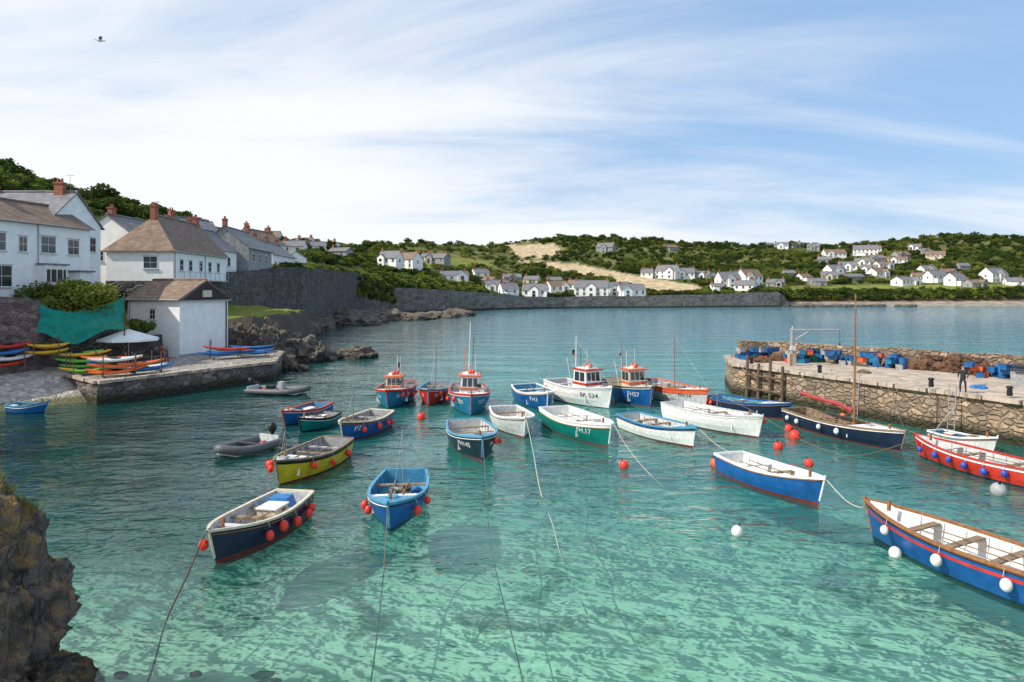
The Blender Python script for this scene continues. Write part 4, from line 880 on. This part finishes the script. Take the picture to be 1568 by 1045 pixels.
# ------------------------------------------------------------ buoys
def buoy(x,y,m_,r=.26):
    mb=MB(); mb.sph('float',m_,(0,0,r*.55),r,(1,1,1.08),16,12); mb.cyl('eye',BLACK,(0,0,r*1.5),(0,0,r*1.85),r*.2,r*.14,8); mb.tube('ring',BLACK,[(.0+r*.16*math.cos(a),0,r*1.95+r*.16*math.sin(a)) for a in [i*math.pi/4 for i in range(8)]],r*.05,5,True)
    o=mb.finish('mooring_buoy',(x,y,0)); o.rotation_euler=(random.uniform(-.4,.4),random.uniform(-.4,.4),0)
for px,py,m_,r in [(645,642,FEND,.28),(957,716,FEND,.23),(1097,714,ORANGE,.26),(1192,687,FEND,.26),(1240,713,FEND,.22),(1216,672,FEND,.32),(1207,660,FEND,.25),(1127,818,FENDW,.2),(1528,756,GREYP,.32),(567,652,FEND,.24),(1370,852,FENDW,.2),(415,714,FEND,.2),(1290,640,ORANGE,.22)]:
    d=9405/(py-442); buoy((px-784)*d/1045,d,m_,r)
# ------------------------------------------------------------ ropes
def rope(name,pts,mat,r=.022):
    mb=MB(); mb.tube('rope',mat,catmull(pts,8),r,5); mb.finish(name,join=True)
rope('mooring_chain',[(-9.9,22.0,1.1),(-9.75,20.6,.45),(-9.4,18.6,.0),(-9.0,17.0,-.6),(-8.5,14.5,-1.3)],CHAIN,.025)
rope('mooring_rope',[(-4.55,25.0,1.05),(-4.35,23.6,.4),(-4.05,21.5,-.02),(-3.6,18,-.5),(-3.3,14.5,-1.3),(-3,11,-1.5)],ROPEB,.022)
rope('mooring_rope',[(-1.5,35.2,1.2),(-1.3,32.5,.45),(-1.05,28.8,.01),(-.7,24,-.3),(.25,17.2,-.8),(.6,14,-1.3)],ROPEB,.02)
rope('mooring_rope',[(.85,40.6,1.2),(1.1,36,.5),(1.25,30.5,.02),(1.55,26,-.01),(1.65,23,-.02),(2.1,19,-.08)],ROPEW,.022)
rope('mooring_rope',[(5.7,38.2,1.4),(6.1,36.4,.6),(6.6,33.8,.04),(7.0,30,-.04),(7.7,26.3,-.35)],ROPEW,.017)
rope('mooring_rope',[(10.5,38.2,1.1),(11.2,37,.45),(12.0,35.4,.2),(10.9,34.0,.85)],ROPEW,.02)
rope('mooring_rope',[(12.9,28.0,1.15),(13.0,26.6,.75),(13.0,25.4,.85),(12.9,24.9,1.25)],ROPEW,.022)
rope('mooring_rope',[(15.0,40.6,1.3),(17,37.6,.15),(18.5,36.4,.1),(21.5,36.4,.9)],ROPEB,.025)
rope('mooring_rope',[(19.1,46.3,1.1),(20.5,44,.5),(24,45,1.8),(26.0,45.5,2.6)],ROPEB,.025)
rope('mooring_rope',[(21.7,37.4,1.2),(23.5,38.5,.7),(26,41,1.2),(28.1,42,2.6)],ROPEW,.022)
rope('mooring_rope',[(14.7,50.8,1.4),(16,50,.8),(19,50,1.2),(22.9,51.0,2.6)],ROPEB,.022)
# ------------------------------------------------------------ pier
PP=[(18.9,58.3),(22.6,51.2),(29.1,38.8),(36,25.5),(62,25.5),(50,41.5),(40.5,51.3),(32,58.9),(24.8,66),(20.4,65)]
prism('stone_pier',PP,2.5,-4,PIERSTONE,DECK,.45)
def parapet(name,pts,h,th):
    P=[]
    for i in range(len(pts)-1):
        a=Vector(pts[i]);b=Vector(pts[i+1]); n=max(2,int((b-a).length/1.0))
        for k in range(n): P.append(a.lerp(b,k/n))
    P.append(Vector(pts[-1])); V=[];F=[];mb=MB()
    for i,p in enumerate(P):
        a=P[max(0,i-1)];b=P[min(len(P)-1,i+1)]; d=(b-a).normalized(); n=Vector((d.y,-d.x))*th/2
        hh_=h+.16*noise.noise(Vector((i*.7,h,0)))+.05*random.uniform(-1,1); x,y=p
        V+=[(x+n.x*1.2,y+n.y*1.2,2.4),(x+n.x,y+n.y,2.5+hh_),(x-n.x,y-n.y,2.5+hh_),(x-n.x*1.2,y-n.y*1.2,2.4)]
    for i in range(len(P)-1):
        for j in range(3): F.append((i*4+j,(i+1)*4+j,(i+1)*4+j+1,i*4+j+1))
    F+=[(0,1,2,3),tuple((len(P)-1)*4+k for k in (3,2,1,0))]
    mb.add('wall',PIERSTONE,V,F); mb.finish(name,join=True)
parapet('pier_parapet_wall',[(21.6,65),(24.4,65.2),(28,62),(32,58.2),(36,54.8),(40.2,50.8),(46,45),(54,36)],1.45,.9)
parapet('pier_parapet_wall',[(33.6,54.6),(36.6,51.8),(40,48.4),(45,43)],.75,.7)
def crate(mb,x,y,z,m_,a,s=(.8,.5,.38)):
    mb.box('crate',m_,(x,y,z+s[2]/2),s,a,1.06); mb.box('crate_rim',m_,(x,y,z+s[2]-.03),(s[0]*1.1,s[1]*1.12,.06),a); mb.box('crate_inside',BLACK,(x,y,z+s[2]+.004),(s[0]*.9,s[1]*.85,.008),a)
for (cx1,cy1,n) in [(25.0,60.2,10),(28.3,59.0,16),(29.8,57.4,12),(23.2,62.6,12),(21.8,63.0,8),(31.8,55.6,5),(27.2,61.0,10),(36.2,49.0,4),(34.6,50.6,5)]:
    mb=MB()
    for i in range(n): crate(mb,random.uniform(-1.1,1.1),random.uniform(-.8,.8),(i%3)*.36,random.choice([CRATEB,CRATEB,CRATEB,TEALB,GREYP,ORANGE]),random.uniform(0,3))
    mb.finish('fish_crates',(cx1,cy1,2.5))
for (x,y) in [(30.9,56.0),(31.6,55.2),(30.2,56.6),(35.5,49.4)]:
    mb=MB(); mb.cyl('drum',CRATEB,(0,0,0),(0,0,.88),.29,.29,14); 
    for z in (.05,.45,.86): mb.tube('hoop',CRATEB,[(.3*math.cos(a),.3*math.sin(a),z) for a in [i*math.pi/8 for i in range(16)]],.02,4,True)
    mb.finish('blue_drum',(x,y,2.5))
def pile(name,c,sz,mat,seed):
    bm=bmesh.new(); bmesh.ops.create_icosphere(bm,subdivisions=4,radius=1)
    for v in bm.verts:
        n=v.co.copy(); k=1+.35*noise.noise(n*1.7+Vector((seed,0,0)))+.15*noise.noise(n*6+Vector((seed,0,0)))+.08*noise.noise(n*15)
        v.co=Vector((n.x*sz[0]*k,n.y*sz[1]*k,max(-.02,n.z)*sz[2]*k))
    me=bpy.data.meshes.new(name); bm.to_mesh(me); bm.free(); me.materials.append(mat); o=bpy.data.objects.new(name,me); o.location=c; col.objects.link(o)
for i,(x,y,a,b,c_,m_) in enumerate([(33.2,55.0,1.3,.9,1.0,NETB),(34.6,53.4,1.4,1.0,1.2,NETB),(32.0,56.6,1.0,.9,.9,NETB),(35.8,52,1.1,.8,.9,NETB),(26.6,60.5,.9,.8,.6,NETG),(24.2,61.6,1,.8,.7,NETB),(37.2,49.6,1.2,.8,.6,NETG),(36.4,50.4,.9,.7,.8,TARPB),(22.0,60.2,.8,.6,.5,NETB),(27.0,52.5,.5,.4,.25,ROPEB),(30.5,44.6,.5,.5,.2,TARPB)]):
    pile('fishing_net_pile',(x,y,2.5),(a,b,c_),m_,i*3.3)
def pot(x,y,z,a):
    mb=MB()
    for t_ in (-.4,-.13,.13,.4): mb.tube('hoop',BLACK,[(t_,.28*math.cos(q),.0+.36*math.sin(q)) for q in [i*math.pi/6 for i in range(7)]],.018,4)
    mb.box('base',BLACK,(0,0,.02),(.85,.58,.04)); 
    for k in range(5):
        q=math.pi*(k+.5)/5; mb.cyl('bar',NETB,(-.42,.28*math.cos(q),.36*math.sin(q)),(.42,.28*math.cos(q),.36*math.sin(q)),.03,n=4)
    mb.sph('netting',NETB,(0,0,.1),.3,(1.2,.8,.8),8,6); mb.finish('lobster_pot',(x,y,z),a)
for i in range(26):
    q=i%13; pot(33.4+.45*(q%5)+random.uniform(-.1,.1)+1.4*(i>=13),54.0-.75*(q%5)+.5*(q//5)-1.2*(i>=13),2.5+.4*(q//5),random.uniform(0,3))
mb=MB(); mb.cyl('post',METAL,(0,0,0),(0,0,2.9),.17,.15,10); mb.cyl('post',METAL,(0,0,2.8),(.1,0,3.3),.1,.08); mb.cyl('arm',METAL,(-.2,0,3.0),(3.9,-.5,3.05),.09,.07,8); mb.cyl('brace',METAL,(0,0,2.0),(1.5,-.2,3.0),.05); mb.cyl('cable',BLACK,(3.8,-.5,3.0),(3.8,-.5,1.9),.015); mb.sph('hook',BLACK,(3.8,-.5,1.85),.1,nu=8,nv=6); mb.box('base_plinth',DECK,(0,0,.5),(.55,.55,1.0)); mb.box('winch',LGREY,(.0,-.22,1.5),(.35,.3,.35))
mb.finish('davit_crane',(23.6,57.6,2.5))
mb=MB()
for k in range(4):
    x=19.7+.55*k; y=56.6-1.05*k; mb.cyl('pile',TIMBER,(x-.35,y-.2,-3),(x-.2,y-.1,3.5 if k%2==0 else 2.9),.14,.12,8)
for z in (.8,1.9): mb.cyl('waler',TIMBER,(19.35,56.5,z),(21.0,53.3,z),.09)
mb.finish('timber_fendering')
for (x,y) in ((24.2,47.6),(27.2,41.9)):
    mb=MB(); dx,dy=.49,-.87
    for s in (-.2,.2): mb.cyl('stile',METAL,(dx*s-.5,dy*s-.26,-1),(dx*s-.2,dy*s-.1,3.1),.03,n=6)
    for k in range(11): z=-.6+.32*k; f_=-.5+.3*(z+1)/4.1; mb.cyl('rung',METAL,(dx*-.2+f_,dy*-.2+f_*.52,z),(dx*.2+f_,dy*.2+f_*.52,z),.018,n=5)
    mb.finish('pier_ladder',(x,y,0))
for (x,y) in ((23.3,51.7),(27.2,44.3),(20.3,57.9),(29.6,40.6)):
    mb=MB(); mb.cyl('stem',BLACK,(0,0,0),(0,0,.45),.16,.13,12); mb.sph('head',BLACK,(0,0,.5),.2,(1,1,.5),12,6); mb.finish('mooring_bollard',(x,y,2.62))
for (x,y,m_) in ((36.9,46.9,GREYP),(38.0,45.6,BLACK),(37.4,46.2,TIMBER),(35.8,48.0,DGREEN),(33.8,45.4,GREYP)):
    mb=MB(); mb.box('body',m_,(0,0,.5),(1.0,.8,1.0),0,1.08); mb.box('lid',BLACK,(0,.05,1.06),(1.15,.95,.12),0,.9); mb.box('handle',BLACK,(0,-.5,.95),(.6,.06,.06)); 
    for s in (-.4,.4): mb.cyl('wheel',BLACK,(s-.04,.35,.1),(s+.04,.35,.1),.1)
    mb.finish('storage_bin',(x,y,2.5),-.6)
# ------------------------------------------------------------ people
def person(name,loc,rz,top,legs,pose='stand'):
    J={'pel':(0,0,.95,.15,.11),'sp':(0,.0,1.15,.14,.10),'ch':(0,0,1.36,.17,.11),'nk':(0,.01,1.5,.055,.055),'hd':(0,.03,1.60,.075,.085),'ht':(0,.02,1.72,.07,.08)}
    E=[('pel','sp'),('sp','ch'),('ch','nk'),('nk','hd'),('hd','ht')]
    for s,n in ((1,'l'),(-1,'r')):
        st=.08 if n=='l' else -.06
        J['hp'+n]=(s*.10,0,.88,.095,.095);J['kn'+n]=(s*.12,st+.03,.5,.06,.065);J['an'+n]=(s*.13,st-.0,.09,.04,.045);J['to'+n]=(s*.15,st+.17,.035,.04,.03)
        J['sh'+n]=(s*.19,0,1.42,.065,.065)
        if pose=='stand': J['el'+n]=(s*.27,-.04,1.14,.045,.045);J['wr'+n]=(s*.25,.14,.93,.03,.03)
        else: J['el'+n]=(s*.27,.06,1.16,.045,.045);J['wr'+n]=(s*.12,.3,1.2,.03,.03)
        w_=Vector(J['wr'+n][:3]); d=(w_-Vector(J['el'+n][:3])).normalized(); pm=w_+d*.08; J['pm'+n]=(*pm,.036,.02)
        E+=[('pel','hp'+n),('hp'+n,'kn'+n),('kn'+n,'an'+n),('an'+n,'to'+n),('ch','sh'+n),('sh'+n,'el'+n),('el'+n,'wr'+n),('wr'+n,'pm'+n)]
        x,y=frame_of(d)
        for k,l in enumerate((.06,.075,.08,.07)):
            f_=pm+d*l+x*(k-1.5)*.022+y*.015; J['f%d'%k+n]=(*f_,.009,.009); E.append(('pm'+n,'f%d'%k+n))
        th=w_+d*.06+x*.05; J['th'+n]=(*th,.01,.01); E.append(('wr'+n,'th'+n))
    keys=list(J); me=bpy.data.meshes.new('body'); me.from_pydata([J[k][:3] for k in keys],[(keys.index(a),keys.index(b)) for a,b in E],[])
    ob=bpy.data.objects.new('body',me); col.objects.link(ob); bpy.context.view_layer.objects.active=ob
    md=ob.modifiers.new('s','SKIN'); 
    if not me.skin_vertices: 
        bm=bmesh.new(); bm.from_mesh(me); bm.verts.layers.skin.verify(); bm.to_mesh(me); bm.free()
    for i,k in enumerate(keys): me.skin_vertices[0].data[i].radius=J[k][3:5]; me.skin_vertices[0].data[i].use_root=(k=='pel')
    ob.modifiers.new('d','SUBSURF').levels=1
    dg=bpy.context.evaluated_depsgraph_get(); m2=bpy.data.meshes.new_from_object(ob.evaluated_get(dg)); bpy.data.objects.remove(ob)
    m2.materials.clear()
    for m_ in (SKIN,top,legs,BLACK,HAIR): m2.materials.append(m_)
    for p in m2.polygons:
        c=p.center; p.use_smooth=True
        i=1 if (c.z>.93) else 2
        if c.z<.1: i=3
        if c.z>1.49: i=0
        if c.z>1.66 or (c.z>1.56 and c.y<0): i=4
        if (c-Vector(J['pml'][:3])).length<.12 or (c-Vector(J['pmr'][:3])).length<.12: i=0
        p.material_index=i
    root=bpy.data.objects.new(name,None); col.objects.link(root); b=bpy.data.objects.new('body',m2); b.parent=root; col.objects.link(b)
    mb=MB(); mb.sph('nose',SKIN,(0,.125,1.63),.014,(1,1.3,1.5),6,5)
    for s in (-1,1): mb.sph('eye',BLACK,(s*.03,.105,1.655),.009,nu=6,nv=4); mb.sph('ear',SKIN,(s*.082,.03,1.64),.02,(.5,1,1.4),6,5)
    mb.box('mouth',DRED,(0,.113,1.585),(.04,.008,.008))
    f=mb.finish('face',join=True); f.parent=root
    root.location=loc; root.rotation_euler=(0,0,rz)
person('standing_man',(27.95,42.3,2.5),2.2,CLOTHD,CLOTHD)
person('standing_woman',(-34.2,66.6,1.75),-2.5,CLOTHR,CLOTHD,'hold')
person('standing_man',(-35.0,67.2,1.75),.9,CLOTHG,CLOTHD)
person('standing_man',(-33.6,64.4,1.75),1.9,CLOTHD,CLOTHG,'hold')
person('standing_woman',(-33.1,65.5,1.75),2.6,CLOTHG,CLOTHR,'hold')
person('standing_man',(-37.6,63.2,1.75),-1.2,CLOTHR,CLOTHG,'hold')
# ------------------------------------------------------------ gull
mb=MB(); mb.sph('body',WHITE,(0,0,0),.14,(2.0,.8,.8),10,8); mb.sph('head',WHITE,(.3,0,.05),.075,nu=8,nv=6); mb.cyl('beak',YELLOW,(.36,0,.04),(.45,0,.02),.02,.005,5)
for s in (-1,1): mb.add('wing',GREYP,[(.12,s*.06,.05),(.16,s*.4,.2),(-.02,s*.95,.1),(-.12,s*.45,.17),(-.12,s*.06,.04)],[(0,1,3,4),(1,2,3)])
mb.add('tail',WHITE,[(-.2,.04,0),(-.2,-.04,0),(-.42,-.1,.0),(-.42,.1,0)],[(0,1,2,3)])
mb.finish('seagull',(-36.2,60,30.8),.6)
print('objects',len(bpy.data.objects),'trees',cnt)
